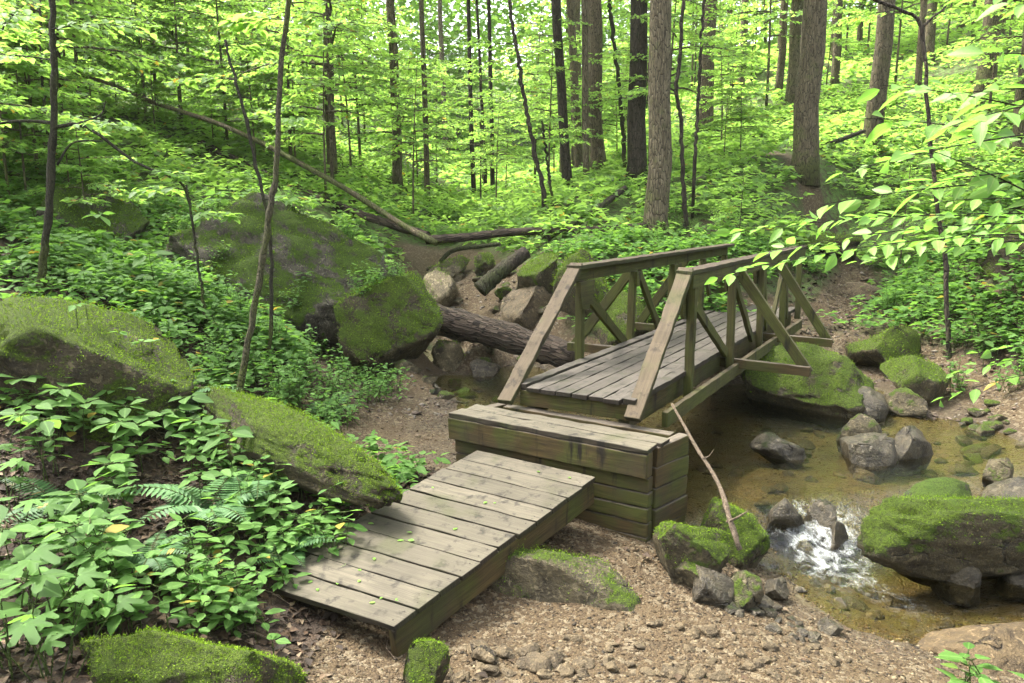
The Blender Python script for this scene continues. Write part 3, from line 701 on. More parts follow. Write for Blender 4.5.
rk(886, 388, 926, 416, 8.6, RI, 'grey rock with a green lower face at the pool edge', 26, .25)
rk(836, 412, 880, 444, 7.75, RI, 'upright grey green stone standing in the middle of the pool', 37, .2, rot=(0, -.3, 0), cuts=6, sink=.1)
rk(845, 434, 896, 464, 7.4, RW, 'low dark wet stone in front of the upright pool stone', 28, .22)
rk(884, 426, 934, 458, 7.6, RW, 'pale flat stone half under water in the pool', 19, .2, rot=(0, .35, 0))
rk(752, 434, 804, 458, 7.6, RW, 'dark wet stone in the shade of the pool near the bridge', 30, .2)
rk(764, 494, 806, 524, 6.0, RW, 'dark wet stone on the left of the little cascade', 31, .16)
rk(806, 502, 838, 528, 5.95, RW, 'wet stone splitting the middle of the little cascade', 32, .13)
rk(824, 522, 850, 546, 5.75, RW, 'brown wet stone at the foot of the cascade by the long boulder', 33, .12)
rk(905, 480, 975, 506, 6.3, RD, 'dark stone behind the long mossy boulder', 34, .2)
rk(982, 455, 1012, 486, 6.9, RI, 'grey stone at the right edge of the pool', 35, .16)
rk(992, 478, 1045, 520, 6.2, RW, 'rounded grey wet stone behind the right end of the long boulder', 36, .25)
rk(938, 562, 982, 592, 5.5, RW, 'green algae covered stone under the long mossy boulder', 38, .14, fix=True, sink=.1)
rk(1000, 566, 1042, 592, 5.5, RW, 'wet stone at the right edge under the long boulder', 39, .14, fix=True, sink=.1)
rk(553, 249, 612, 330, 12.3, RM, 'tall bright mossy rock behind the left railing', 40, .5, sub=4, moss=3500, msize=.03, nzmin=.0)
rk(515, 254, 560, 306, 12.8, RM, 'dark mossy rock left of the tall bright mossy rock', 41, .45, moss=1800, msize=.03, nzmin=.2)
rk(590, 292, 650, 345, 11.2, RM, 'mossy rock seen through the left railing', 42, .5, moss=2200, msize=.028, nzmin=.1)
rk(420, 270, 458, 312, 14.2, M['rock_capped'], 'pale square rock with a moss cap in the upper creek', 43, .4, cuts=14, moss=500, msize=.03, nzmin=.8)
rk(426, 256, 470, 284, 15.2, RI, 'flat mossy rock behind the pale square creek rock', 44, .45, moss=1200, msize=.035, nzmin=.5)
rk(474, 252, 495, 280, 15, RM, 'small mossy rock in the upper creek below the cross log', 45, .25, moss=600, msize=.03)
rk(494, 287, 514, 301, 13, RM, 'little moss topped stone beside the leaning dark log', 46, .15, moss=300, msize=.025)
rk(432, 338, 470, 368, 10.2, M['rock_capped'], 'moss topped stone with a pale wet face under the big log', 47, .3, moss=800, msize=.022, nzmin=.6)
rk(470, 358, 500, 376, 9.9, RW, 'dark wet stone in the shade below the big log', 48, .2)
rk(500, 280, 560, 330, 12.9, RB, 'pale flat rock in the upper creek behind the big log', 70, .4, cuts=13, rot=(0, .2, 0))
rk(795, 234, 856, 256, 14, RM, 'low mossy hump beyond the end of the right handrail', 49, .5, moss=1500, msize=.03)
rk(838, 282, 890, 298, 12.6, RB, 'flat stone lying in the footpath beyond the bridge', 50, .35)
rk(985, 225, 1060, 276, 11, RM, 'mossy boulder at the right edge above the leaf spray', 51, .5, moss=1800, msize=.03, name='boulder', cat='boulder')
rk(690, 568, 738, 604, 5.0, RW, 'dark flat stone on the gravel below the mossy corner rock', 52, .14)
rk(718, 572, 760, 608, 4.95, RI, 'grey stone with a moss patch beside the dark flat stone', 53, .13)
rk(764, 578, 790, 602, 4.95, RW, 'small black wet stone at the water edge', 54, .08)
rk(818, 620, 842, 634, 4.55, RW, 'small dark stone on the tip of the gravel bar', 55, .07)
# small stones, one object each
def stone_group(n, sampler, s0, s1, mat, label, group, seeds, sub=3):
    protos = [rock_mesh('stone', sub, sd, 10, .1) for sd in seeds]
    for p in protos: p.materials.append(mat)
    for k in range(n):
        x, y = sampler(); s = random.uniform(s0, s1) * (1 if random.random() < .8 else 1.5)
        o = link('stone', protos[k % len(protos)]); sx, sy, sz = s * random.uniform(.8, 1.4), s * random.uniform(.7, 1.1), s * random.uniform(.45, .8)
        o.scale = (sx, sy, sz); o.rotation_euler = (random.uniform(-.3, .3), random.uniform(-.3, .3), random.uniform(0, 6.3))
        o.location = (x, y, H(x, y) + sz * .25); tag(o, label, 'stone', group)
def pix(poly_px, z):
    a = np.array(poly_px, float)
    def f():
        while True:
            x = random.uniform(a[:, 0].min(), a[:, 0].max()); y = random.uniform(a[:, 1].min(), a[:, 1].max()); c = False
            for i in range(len(a)):
                x1, y1 = a[i]; x2, y2 = a[i - 1]
                if (y1 > y) != (y2 > y) and x < (x2 - x1) * (y - y1) / (y2 - y1) + x1: c = not c
            if c: return tuple(atz(x, y, z)[:2])
    return f
stone_group(85, pix([(400,683),(440,655),(640,625),(780,600),(860,650),(760,683)], .03), .014, .042, RB, 'small brown stone lying on the gravel bar in the foreground', 'stones on the foreground gravel', (101, 102, 103, 104))
stone_group(16, pix([(430,683),(470,650),(560,655),(560,683)], .03), .03, .055, RB, 'brown stone in the cluster below the near end of the ramp', 'stones below the ramp end', (105, 106, 107))
stone_group(30, pix([(690,600),(770,590),(830,640),(790,640)], -.05), .02, .05, RW, 'wet stone along the waterline of the lower pool', 'waterline stones', (108, 109))
stone_group(55, lambda: tuple(CREEK[random.randrange(0, 4)] * (1 - (t := random.random())) + 0 if 0 else (lambda i, t: CREEK[i] * (1 - t) + CREEK[i + 1] * t + np.random.default_rng(random.randrange(10**6)).normal(0, .5, 2))(random.randrange(0, len(CREEK) - 1), random.random())), .06, .16, RI, 'weathered stone in the bed of the upper creek behind the big log', 'stones in the upper creek bed', (110, 111, 112))
stone_group(44, pix([(690,420),(960,400),(1015,470),(850,480),(700,480)], .0), .04, .09, RW, 'submerged stone on the bed of the pool', 'stones in the pool', (113, 114))
stone_group(20, pix([(950,405),(1020,410),(1022,470),(960,440)], .06), .04, .1, RI, 'stone on the muddy right shore of the pool', 'stones on the right shore', (115, 116))
stone_group(34, pix([(740,480),(845,492),(870,560),(960,600),(880,600),(800,585),(765,545)], -.12), .03, .075, RW, 'dark stone washed by the cascade', 'stones in the cascade', (117, 118))
stone_group(12, pix([(395,395),(440,390),(500,400),(440,405)], .08), .02, .05, RW, 'dark pebble at the edge of the left pool', 'pebbles by the left pool', (119,))

# gravel: thousands of chips
def scatter_xy(n, x0, x1, y0, y1, wfun, rs=RNG):
    out = []; tot = 0
    while tot < n:
        q = np.column_stack([rs.uniform(x0, x1, n), rs.uniform(y0, y1, n)]); z = Hn(q)
        k = rs.random(n) < wfun(q, z); out.append(np.column_stack([q, z])[k]); tot += k.sum()
        if len(out) > 60: break
    return np.concatenate(out)[:n]
def chips(name, P, s, pal, mat, flat=.55):
    n = len(P); rs = RNG; s = np.minimum(s, .028) if s.mean() < .014 else s
    T = np.array([(1, 0, 0), (-.1, .9, .1), (-.95, .1, 0), (.1, -.9, -.1), (.15, .1, .9), (-.1, .05, -.8)])
    Ft = np.array([(0, 1, 4), (1, 2, 4), (2, 3, 4), (3, 0, 4), (1, 0, 5), (2, 1, 5), (3, 2, 5), (0, 3, 5)])
    V = T[None] * (1 + rs.normal(0, .22, (n, 6, 1))) * np.stack([np.ones(n), rs.uniform(.5, .9, n), rs.uniform(.3, .6, n)], 1)[:, None] * s[:, None, None]
    a = rs.uniform(0, 6.28, n); c, si = np.cos(a)[:, None], np.sin(a)[:, None]
    tl = rs.normal(0, .25, (n, 1)); V[:, :, 2] += V[:, :, 0] * tl
    V = np.stack([V[:, :, 0] * c - V[:, :, 1] * si, V[:, :, 0] * si + V[:, :, 1] * c, V[:, :, 2]], 2) + P[:, None]
    F = (Ft[None] + (np.arange(n) * 6)[:, None, None]).reshape(-1, 3)
    me = np_mesh(name, V.reshape(-1, 3), F); pal = np.array(pal)
    col = pal[rs.integers(0, len(pal), n)] * rs.uniform(.7, 1.25, (n, 1)); vcol(me, 'tint', np.repeat(col, 6, 0))
    return link(name, me, mat)
gw = lambda q, z: (zone(q, z)[0] > .55) * (z > water_z(q) - .3) * np.where(z > water_z(q) - .02, 1, .45)
Pg = np.concatenate([scatter_xy(30000, -1.6, 3.6, 3.0, 5.9, gw), scatter_xy(16000, -2.2, 5.2, 5.9, 8.4, gw)]); dg = np.hypot(Pg[:, 0], Pg[:, 1])
tag(chips('gravel', Pg, RNG.lognormal(-4.85, .48, len(Pg)), [(0.05087, 0.03255, 0.01395), (0.07077, 0.04725, 0.0216), (0.03207, 0.021, 0.00945), (0.1051, 0.07875, 0.0423), (0.01659, 0.0126, 0.0072), (0.06192, 0.03885, 0.01665), (0.03981, 0.0273, 0.01305), (0.1382, 0.1081, 0.063)], M['pebble']), 'brown gravel covering the bar around the ramp and step', 'gravel', kind='stuff')
Pg = scatter_xy(7000, -3, 7, 8.2, 15, gw)
tag(chips('creek_gravel', Pg, RNG.lognormal(-3.9, .5, len(Pg)), [(.08, .058, .04), (.105, .08, .057), (.06, .045, .033), (.14, .12, .095)], M['pebble']), 'coarse gravel and cobbles along the upper creek and path', 'gravel', kind='stuff')

# ------------------------------------------------------------------ leaf geometry
def T_oval(w=.30, fold=.06, droop=.18):
    V = [(0, 0, 0), (.33, 0, -fold * .4), (.66, 0, -fold * .4), (1, 0, 0)]
    for sgn in (1, -1):
        V += [(.16, sgn * w * .62, fold * .3), (.42, sgn * w, fold * .6), (.72, sgn * w * .66, fold * .3)]
    V = np.array(V, float); V[:, 2] -= droop * V[:, 0] ** 2
    F = [(0, 1, 5, 4), (1, 2, 6, 5), (2, 3, 6, 6), (0, 7, 8, 1), (1, 8, 9, 2), (2, 9, 3, 3)]
    tr = []
    for f in F:
        tr.append((f[0], f[1], f[2])); 
        if f[2] != f[3]: tr.append((f[0], f[2], f[3]))
    return V, np.array(tr)
def T_quad(w=.34, fold=.08, droop=.12):
    V = np.array([(0, 0, 0), (.45, w, fold), (1, 0, -droop), (.45, -w, fold)], float)
    return V, np.array([(0, 2, 1), (0, 3, 2)])
def T_lobed():
    pts = [(0, 0)]
    for k, (a, l) in enumerate(((-100, .55), (-50, .85), (0, 1.0), (50, .85), (100, .55))):
        a = R(a); pts += [(.12 + l * .95 * math.cos(a - .17), l * .95 * math.sin(a - .17)), (.12 + l * 1.05 * math.cos(a), l * 1.05 * math.sin(a)), (.12 + l * .95 * math.cos(a + .17), l * .95 * math.sin(a + .17))]
        if k < 4:
            b = a + R(25); pts.append((.12 + .42 * math.cos(b), .42 * math.sin(b)))
    V = np.array([(x, y, .08 * math.sin(3 * y) - .25 * (x * x + y * y)) for x, y in pts]); V[0, 0] = .05
    F = [(0, i, i + 1) for i in range(1, len(pts) - 1)] + [(0, len(pts) - 1, 1)]
    return V * np.array([.72, .72, .72]), np.array(F)
OV, QD, LB, SL_ = T_oval(), T_quad(), T_lobed(), T_oval(.2, .05, .15)
def leaves(name, P, D, S_, tmpl, roll=.25, rs=RNG, up=None):
    """P leaf bases, D unit directions, S_ lengths -> mesh"""
    P = np.asarray(P, float); D = np.asarray(D, float); n = len(P); S_ = np.broadcast_to(S_, (n,))
    U = np.tile(np.array([0, 0, 1.0]), (n, 1)) if up is None else np.asarray(up, float)
    U = U + rs.normal(0, roll, (n, 3))
    Y = np.cross(U, D); Y /= np.linalg.norm(Y, axis=1)[:, None] + 1e-9; Nn = np.cross(D, Y)
    V, F = tmpl
    X = P[:, None] + (D[:, None] * V[None, :, 0:1] + Y[:, None] * V[None, :, 1:2] + Nn[:, None] * V[None, :, 2:3]) * S_[:, None, None]
    Ff = (F[None] + (np.arange(n) * len(V))[:, None, None]).reshape(-1, 3)
    me = np_mesh(name, X.reshape(-1, 3), Ff)
    t = np.clip(rs.normal(.5, .34, n), 0, 1); y = rs.random(n)
    ctr = np.zeros(len(V)); ctr[[0, 1, 2, 3] if len(V) == 10 else ([0, 2] if len(V) == 4 else [0])] = 1
    vcol(me, 'tint', np.column_stack([np.repeat(t, len(V)), np.repeat(y, len(V)), np.tile(ctr, n)]))
    return me
def nrm(a): a = np.asarray(a, float); return a / (np.linalg.norm(a, axis=-1, keepdims=True) + 1e-9)

# dead leaves on the ground
def lw(q, z):
    gr, gn, wt = zone(q, z); return np.clip(1 - gr * 1.0, .012, 1) * (wt < .1)
def litter(name, n, x0, x1, y0, y1, s0, s1, label):
    P = scatter_xy(n, x0, x1, y0, y1, lw); P[:, 2] += RNG.uniform(.002, .02, n)
    a = RNG.uniform(0, 6.28, n); D = nrm(np.column_stack([np.cos(a), np.sin(a), RNG.normal(.05, .25, n)]))
    me = leaves(name, P, D, RNG.uniform(s0, s1, n), T_quad(.33, .14, .12), .35)
    pal = np.array([(.06, .038, .02), (.085, .056, .031), (.038, .024, .014), (.024, .016, .010), (.13, .095, .058), (.065, .038, .02), (.03, .02, .012)])
    col = pal[RNG.integers(0, len(pal), n)] * RNG.uniform(.6, 1.15, (n, 1)); me.color_attributes.remove(me.color_attributes['tint']); vcol(me, 'tint', np.repeat(col, 4, 0))
    tag(link(name, me, M['litter']), label, 'leaf litter', kind='stuff')
litter('leaf_litter', 19000, -6, 2.6, 2.4, 9, .03, .085, 'brown dead leaves covering the left bank')
litter('leaf_litter', 6000, 2, 9, 8, 15, .04, .1, 'brown dead leaves on the far bank around the path')
# pale twigs on the floor
m = MB()
for k in range(260):
    x, y = random.uniform(-3.5, -.4), random.uniform(2.8, 6.5)
    if Hn([[x, y]])[0] < .12 and random.random() < .6: continue
    a = random.uniform(0, 6.28); l = random.uniform(.05, .22); z = H(x, y) + .02
    m.tube([(x, y, z), (x + math.cos(a) * l * .5, y + math.sin(a) * l * .5, z + .012), (x + math.cos(a + .3) * l, y + math.sin(a + .3) * l, H(x + math.cos(a) * l, y + math.sin(a) * l) + .01)], [.003, .003, .002], 4)
tag(m.build('twig_litter', M['stick']), 'thin broken twigs among the dead leaves', 'twigs', kind='stuff')

# ------------------------------------------------------------------ small plants (prototypes)
def stem_mb(paths, r0=.004, r1=.002, n=5):
    m = MB()
    for p in paths: m.tube(p, list(np.linspace(r0, r1, len(p))), n, cap=False)
    return m
def make_plant(kind, seed):
    rs = np.random.default_rng(seed); random.seed(seed)
    P, D, Sz, paths = [], [], [], []; tm = OV
    if kind == 'whorl':
        h = rs.uniform(.24, .42); lx, ly = rs.normal(0, .04, 2)
        paths.append([(0, 0, 0), (lx * .4, ly * .4, h * .5), (lx, ly, h)])
        for tz, nl_, sz in ((1.0, rs.integers(5, 8), .135), (.62, rs.integers(3, 6), .115)):
            a0 = rs.uniform(0, 6.28)
            for k in range(nl_):
                a = a0 + 6.283 * k / nl_ + rs.normal(0, .15); s = sz * rs.uniform(.7, 1.2); el = rs.normal(.08, .2)
                b = np.array([lx * tz, ly * tz, h * tz]); d = np.array([math.cos(a), math.sin(a), el])
                e = b + d * .035; paths.append([b, e]); P.append(e); D.append(d); Sz.append(s)
        tm = OV
    elif kind == 'paired':
        for st_ in range(rs.integers(2, 4)):
            h = rs.uniform(.16, .36); a_ = rs.uniform(0, 6.28); off = rs.normal(0, .05, 2); lean = rs.uniform(.05, .16)
            pt = [np.array([off[0] + math.cos(a_) * lean * t * t, off[1] + math.sin(a_) * lean * t * t, h * t]) for t in (0, .35, .7, 1)]
            paths.append(pt); a0 = rs.uniform(0, 3.14)
            for k, t in enumerate((.4, .62, .82, 1.0)):
                b = pt[0] * (1 - t) + pt[-1] * t if t < 1 else pt[-1]
                for sgn in (0, math.pi):
                    a = a0 + k * 1.57 + sgn + rs.normal(0, .2); s = (.105 - .02 * abs(k - 1.5)) * rs.uniform(.75, 1.25)
                    d = np.array([math.cos(a), math.sin(a), rs.normal(.1, .2)]); e = b + d * .03; paths.append([b, e]); P.append(e); D.append(d); Sz.append(s)
    elif kind == 'bush':
        for st_ in range(rs.integers(7, 11)):
            h = rs.uniform(.22, .48); a_ = rs.uniform(0, 6.28); off = rs.normal(0, .10, 2); lean = rs.uniform(.05, .22)
            pt = [np.array([off[0] + math.cos(a_) * lean * t, off[1] + math.sin(a_) * lean * t, h * t * (1.1 - .1 * t)]) for t in (0, .33, .66, 1)]
            paths.append(pt)
            for t in np.linspace(.3, 1, 7):
                b = pt[0] * (1 - t) + pt[3] * t
                for j in range(2):
                    a = rs.uniform(0, 6.28); d = np.array([math.cos(a), math.sin(a), rs.normal(.05, .25)]); P.append(b + d * .02); D.append(d); Sz.append(rs.uniform(.04, .075))
    elif kind == 'lobed':
        for st_ in range(rs.integers(2, 4)):
            h = rs.uniform(.2, .38); off = rs.normal(0, .09, 2); pt = [np.array([off[0] * .3, off[1] * .3, 0]), np.array([off[0] * .8, off[1] * .8, h * .6]), np.array([off[0] * 1.3, off[1] * 1.3, h])]
            paths.append(pt); a = rs.uniform(0, 6.28); P.append(pt[-1]); D.append(np.array([math.cos(a), math.sin(a), .05])); Sz.append(rs.uniform(.10, .17))
        tm = LB
    elif kind == 'fern':
        for f in range(rs.integers(7, 10)):
            a = 6.283 * f / 8 + rs.normal(0, .25); L = rs.uniform(.45, .75); ri = rs.uniform(.8, 1.25); pts_ = []
            for t in np.linspace(0, 1, 26):
                r_ = L * (.25 * t + .55 * t * t); pts_.append(np.array([math.cos(a) * r_, math.sin(a) * r_, L * ri * (t * .95 - .62 * t * t)]))
            paths.append(pts_[::3] + [pts_[-1]])
            for i in range(4, 26):
                t = i / 25; ax = nrm(pts_[i] - pts_[i - 1]); sd = nrm(np.cross(ax, (0, 0, 1)))
                wd = .12 * math.sin(math.pi * min(1, .12 + t * .88) ** .8) + .012
                for s in (1, -1): d = nrm(sd * s + ax * .35 + np.array([0, 0, -.12])); P.append(pts_[i]); D.append(d); Sz.append(wd)
        tm = T_oval(.13, .02, .1)
    elif kind == 'seedling':
        h = rs.uniform(.07, .16); paths.append([(0, 0, 0), (0.005, 0, h)])
        for k in range(rs.integers(3, 6)):
            a = rs.uniform(0, 6.28); d = np.array([math.cos(a), math.sin(a), rs.normal(.1, .15)]); P.append(np.array([0, 0, h]) + d * .01); D.append(d); Sz.append(rs.uniform(.05, .09))
    me = leaves(kind + '_foliage', P, nrm(D), np.array(Sz), tm, .2, rs)
    sm_ = stem_mb(paths)
    return me, sm_
PROT = {}
NAMES = {'whorl': ('whorled_plant', 'foliage', 'leaf_ground'), 'paired': ('paired_leaf_plant', 'foliage', 'leaf_small'), 'bush': ('leafy_herb', 'foliage', 'leaf_small'),
         'lobed': ('lobed_leaf_plant', 'foliage', 'leaf_ground'), 'fern': ('fern', 'foliage', 'fern'), 'seedling': ('seedling', 'foliage', 'leaf_small')}
for kd in NAMES:
    PROT[kd] = []
    for v in range({'bush': 3, 'fern': 2}.get(kd, 4)):
        me, sm_ = make_plant(kd, 1000 + 31 * v + len(kd) * 7); me.materials.append(M[NAMES[kd][2]])
        so = bpy.data.meshes.new('stem'); so.from_pydata([tuple(p) for p in sm_.v], [], sm_.f); so.materials.append(M['stem']); smooth(so)
        PROT[kd].append((me, so))
NPL = 0
def plant(kd, x, y, sc, label, group, rz=None, tilt=(0, 0), z=None):
    global NPL; NPL += 1
    me, so = PROT[kd][NPL % len(PROT[kd])]
    r = empty(NAMES[kd][0], (x, y, (H(x, y) if z is None else z) - .01), random.uniform(0, 6.28) if rz is None else rz)
    r.rotation_euler[0], r.rotation_euler[1] = tilt; r.scale = (sc, sc, sc * random.uniform(.85, 1.15))
    link(NAMES[kd][1], me, None, r); link('stem', so, None, r)
    tag(r, label, 'fern' if kd == 'fern' else 'plant', group)
    return r
random.seed(21)
def patch(kd, n, poly, z, s0, s1, label, group):
    f = pix(poly, z)
    for k in range(n):
        x, y = f(); plant(kd, x, y, random.uniform(s0, s1), label, group)
patch('whorl', 14, [(0,520),(110,480),(200,560),(120,640),(0,650)], .52, .8, 1.2, 'whorled plant among dead leaves at the lower left', 'whorled plants at the lower left')
patch('whorl', 16, [(70,470),(170,400),(235,420),(240,500),(120,520)], .62, .8, 1.15, 'broad leaved whorled plant in front of the mossy boulder on the left bank', 'whorled plants on the left bank')
patch('lobed', 13, [(0,470),(90,450),(150,520),(60,600),(0,600)], .58, .8, 1.15, 'plant with large lobed leaves at the lower left edge', 'lobed plants at the left edge')
patch('paired', 19, [(210,560),(230,470),(300,455),(345,480),(330,540),(285,575)], .4, .8, 1.2, 'plant with paired oval leaves along the left side of the ramp', 'paired leaf plants beside the ramp')
patch('paired', 14, [(150,600),(200,560),(275,590),(270,640),(190,640)], .3, .75, 1.1, 'low oval leaved plant on bare soil near the end of the ramp', 'low plants near the ramp end')
patch('seedling', 30, [(60,520),(280,560),(270,650),(60,650)], .4, .8, 1.4, 'tiny seedling among dead leaves on the left bank', 'seedlings in the leaf litter')
patch('bush', 34, [(195,420),(205,345),(300,340),(385,370),(390,408),(310,430)], .42, .75, 1.1, 'pale green leafy herb in the thick patch between sapling and gravel', 'leafy herbs by the gravel beach')
patch('bush', 22, [(180,320),(300,330),(390,350),(392,380),(300,380),(190,370)], .6, .8, 1.1, 'leafy herb growing at the foot of the huge dark boulder', 'herbs at the boulder foot')
patch('whorl', 14, [(0,350),(60,400),(80,450),(0,460)], .95, .8, 1.2, 'whorled plant beside the rounded mossy boulder at the left edge', 'whorled plants by the rounded boulder')
patch('whorl', 13, [(40,400),(195,395),(215,430),(60,445)], .8, .8, 1.1, 'whorled plant at the foot of the rounded mossy boulder', 'whorled plants at the boulder foot')
patch('whorl', 22, [(0,235),(130,245),(200,275),(190,300),(0,300)], 1.5, .9, 1.4, 'whorled plant on the slope above the rounded mossy boulder', 'whorled plants on the upper left slope')
patch('paired', 16, [(170,290),(260,300),(250,370),(200,370)], .95, .9, 1.3, 'oval leaved plant between the huge boulder and the rounded boulder', 'plants between the boulders')
patch('paired', 22, [(215,440),(300,470),(345,500),(335,535),(250,510),(205,470)], .45, .8, 1.15, 'oval leaved plant in front of the long rock ridge', 'plants in front of the rock ridge')
patch('lobed', 9, [(0,640),(80,650),(90,683),(0,683)], .55, .9, 1.2, 'large lobed leaves in the bottom left corner', 'lobed leaves in the corner')
patch('paired', 12, [(50,600),(120,580),(150,640),(60,640)], .48, .8, 1.2, 'oval leaved plant above the mossy corner rock', 'plants above the corner rock')
patch('whorl', 10, [(150,440),(230,440),(300,470),(230,520)], .5, .7, 1.0, 'whorled plant against the dark face of the long rock ridge', 'whorled plants by the rock ridge')
patch('bush', 18, [(880,310),(1000,310),(1024,360),(960,350)], .75, .8, 1.2, 'leafy herb on the far bank above the rounded mossy rock', 'herbs on the far bank')
patch('whorl', 16, [(890,280),(1024,260),(1024,320),(940,320)], 1.1, .9, 1.3, 'whorled plant on the right slope under the leaf spray', 'whorled plants on the right slope')
patch('bush', 10, [(610,243),(680,245),(720,250),(640,258)], 1.5, .9, 1.3, 'herb at the foot of the big tree behind the handrail', 'herbs at the foot of the big tree')
for (px, py, z, s) in ((208, 520, .48, 1.15), (262, 505, .42, .9), (285, 560, .27, .7)):
    x, y = atz(px, py, z)[:2]; plant('fern', x, y, s, ['large arching fern between the whorled plants and the ramp', 'medium fern behind the paired leaf plants', 'small fern touching the left edge of the ramp'][int(s < 1) + int(s < .8)], None)
for (px, py, z, s, lb) in ((60, 520, .58, .9, 'fern among the whorled plants at the lower left'), (180, 430, .66, 1.0, 'fern below the rounded mossy boulder'), (150, 575, .45, .7, 'small fern in the leaf litter of the left bank'), (330, 400, .45, .8, 'fern between the leafy herbs near the gravel beach')):
    x, y = atz(px, py, z)[:2]; plant('fern', x, y, s, lb, None)
for (px, py, d, s, lb) in ((985, 690, 3.7, 1.0, 'oval leaved plant in the bottom right corner by the tan slab'), (1018, 680, 3.6, 1.2, 'larger leafy plant at the bottom right edge')):
    p = atd(px, py, d); plant('paired', p[0], p[1], s * 1.15, lb, None)

def on_rock(o, n, kd, s0, s1, label, group):
    from mathutils.bvhtree import BVHTree
    me = o.data; bv = BVHTree.FromPolygons([v.co + o.location for v in me.vertices], [tuple(p.vertices) for p in me.polygons])
    xs = [v.co.x for v in me.vertices]; ys = [v.co.y for v in me.vertices]; k = 0
    for _ in range(n * 20):
        if k >= n: break
        x, y = o.location.x + random.uniform(min(xs), max(xs)) * .8, o.location.y + random.uniform(min(ys), max(ys)) * .8
        h = bv.ray_cast(Vector((x, y, 30)), Vector((0, 0, -1)))
        if h[0] is None or h[1].z < .55: continue
        plant(kd, x, y, random.uniform(s0, s1), label, group, z=h[0].z - .01); k += 1
BIG = {o['label']: o for o in COL.objects if o.get('category') == 'boulder'}
b1 = BIG['huge dark boulder with a moss cap left of the creek']; b2 = BIG['mossy boulder leaning on the right side of the huge dark boulder']
on_rock(b1, 26, 'whorl', .8, 1.2, 'whorled plant rooted on top of the huge dark boulder', 'plants on the huge boulder'); on_rock(b1, 24, 'bush', .7, 1.0, 'leafy herb rooted on top of the huge dark boulder', 'herbs on the huge boulder')
on_rock(b2, 6, 'bush', .6, .9, 'leafy herb on the mossy boulder leaning on the huge one', 'herbs on the leaning boulder')
on_rock(BIG['rounded mossy boulder behind the whorled plants at the left edge'], 7, 'seedling', .8, 1.3, 'tiny seedling on the rounded mossy boulder', 'seedlings on the boulder')
# ground cover: the mass of small plants further off
def cover_w(q, z):
    gr, gn, wt = zone(q, z); px, py, d = proj(np.column_stack([q, z]))
    inb = (np.abs(q[:, 0]) < q[:, 1] * .8 + 1.5)
    okr = 1 - np.clip(gr * 1.7, 0, 1)
    dens = np.where((px < 560) & (d < 8.2), .25, 1.0) * np.where((px > 650) & (d < 13), .9, 1)
    return inb * okr * (wt < .05) * (d > 5.2) * dens * (fbm(q[:, 0], q[:, 1], .9, 2) > -.75)
def ground_cover(name, n, y0, y1, nl_, s0, s1, hh, label, mat, tm):
    C0 = scatter_xy(n, -.85 * y1 - 2, .85 * y1 + 2, y0, y1, cover_w); n = len(C0)
    C = np.repeat(C0, nl_, 0); m_ = len(C); a = RNG.uniform(0, 6.28, m_); hgt = np.repeat(RNG.uniform(.4, 1.2, n) * hh, nl_) * RNG.uniform(.45, 1.05, m_)
    rr = RNG.uniform(.0, .13, m_) * (hh / .3); D = nrm(np.column_stack([np.cos(a), np.sin(a), RNG.normal(.02, .25, m_)]))
    P = C + D * rr[:, None]; P[:, 2] = C[:, 2] + hgt
    me = leaves(name, P, D, RNG.uniform(s0, s1, m_), tm, .25); tag(link(name, me, M[mat]), label, 'ground cover', kind='stuff')
ground_cover('ground_cover', 2600, 5, 9.5, 9, .06, .13, .28, 'low leafy ground cover on both banks', 'leaf_small', OV)
ground_cover('ground_cover', 4000, 9.5, 14, 9, .08, .16, .30, 'low leafy ground cover further up both banks', 'leaf_small', QD)
ground_cover('ground_cover', 8000, 14, 30, 9, .12, .24, .38, 'green ground cover on the wooded slopes', 'leaf_under', QD)
ground_cover('ground_cover', 6000, 30, 62, 8, .22, .42, .6, 'distant ground cover under the far trees', 'leaf_under', QD)

# ------------------------------------------------------------------ trees
def spray(rs, base, az, L, droop, leaf, dens, P, D, Sz, paths, twig=True):
    """a flat branch with side twigs carrying leaves in one layer"""
    ax = np.array([math.cos(az), math.sin(az), 0]); sd = np.array([-ax[1], ax[0], 0]); n = 7; pts_ = []
    for t in np.linspace(0, 1, n): pts_.append(base + ax * L * t + sd * L * .08 * math.sin(t * 3 + az) + np.array([0, 0, L * (.18 * t - droop * t * t)]))
    paths.append((pts_, .012 * L + .003, .003))
    for t in np.arange(.18, 1.0, .11 / max(dens, .2)):
        i = min(int(t * (n - 1)), n - 2); f = t * (n - 1) - i; b = pts_[i] * (1 - f) + pts_[i + 1] * f
        for s in (1, -1):
            l = L * .42 * (1 - t * .65) * rs.uniform(.6, 1.2); d = nrm(ax * .75 + sd * s * rs.uniform(.6, 1.1) + np.array([0, 0, rs.normal(-.05, .12)]))
            if twig: paths.append(([b, b + d * l], .004 + .002 * L, .002))
            k = max(2, int(l / leaf * 1.5 * dens))
            for u in np.linspace(.25, 1.0, k):
                q = b + d * l * u - np.array([0, 0, .06 * l * u * u])
                for s2 in (1, -1):
                    P.append(q + rs.normal(0, .015, 3)); D.append(nrm(d * .7 + np.cross((0, 0, 1), d) * s2 * rs.uniform(.4, 1) + np.array([0, 0, rs.normal(-.15, .18)]))); Sz.append(leaf * rs.uniform(.7, 1.25))
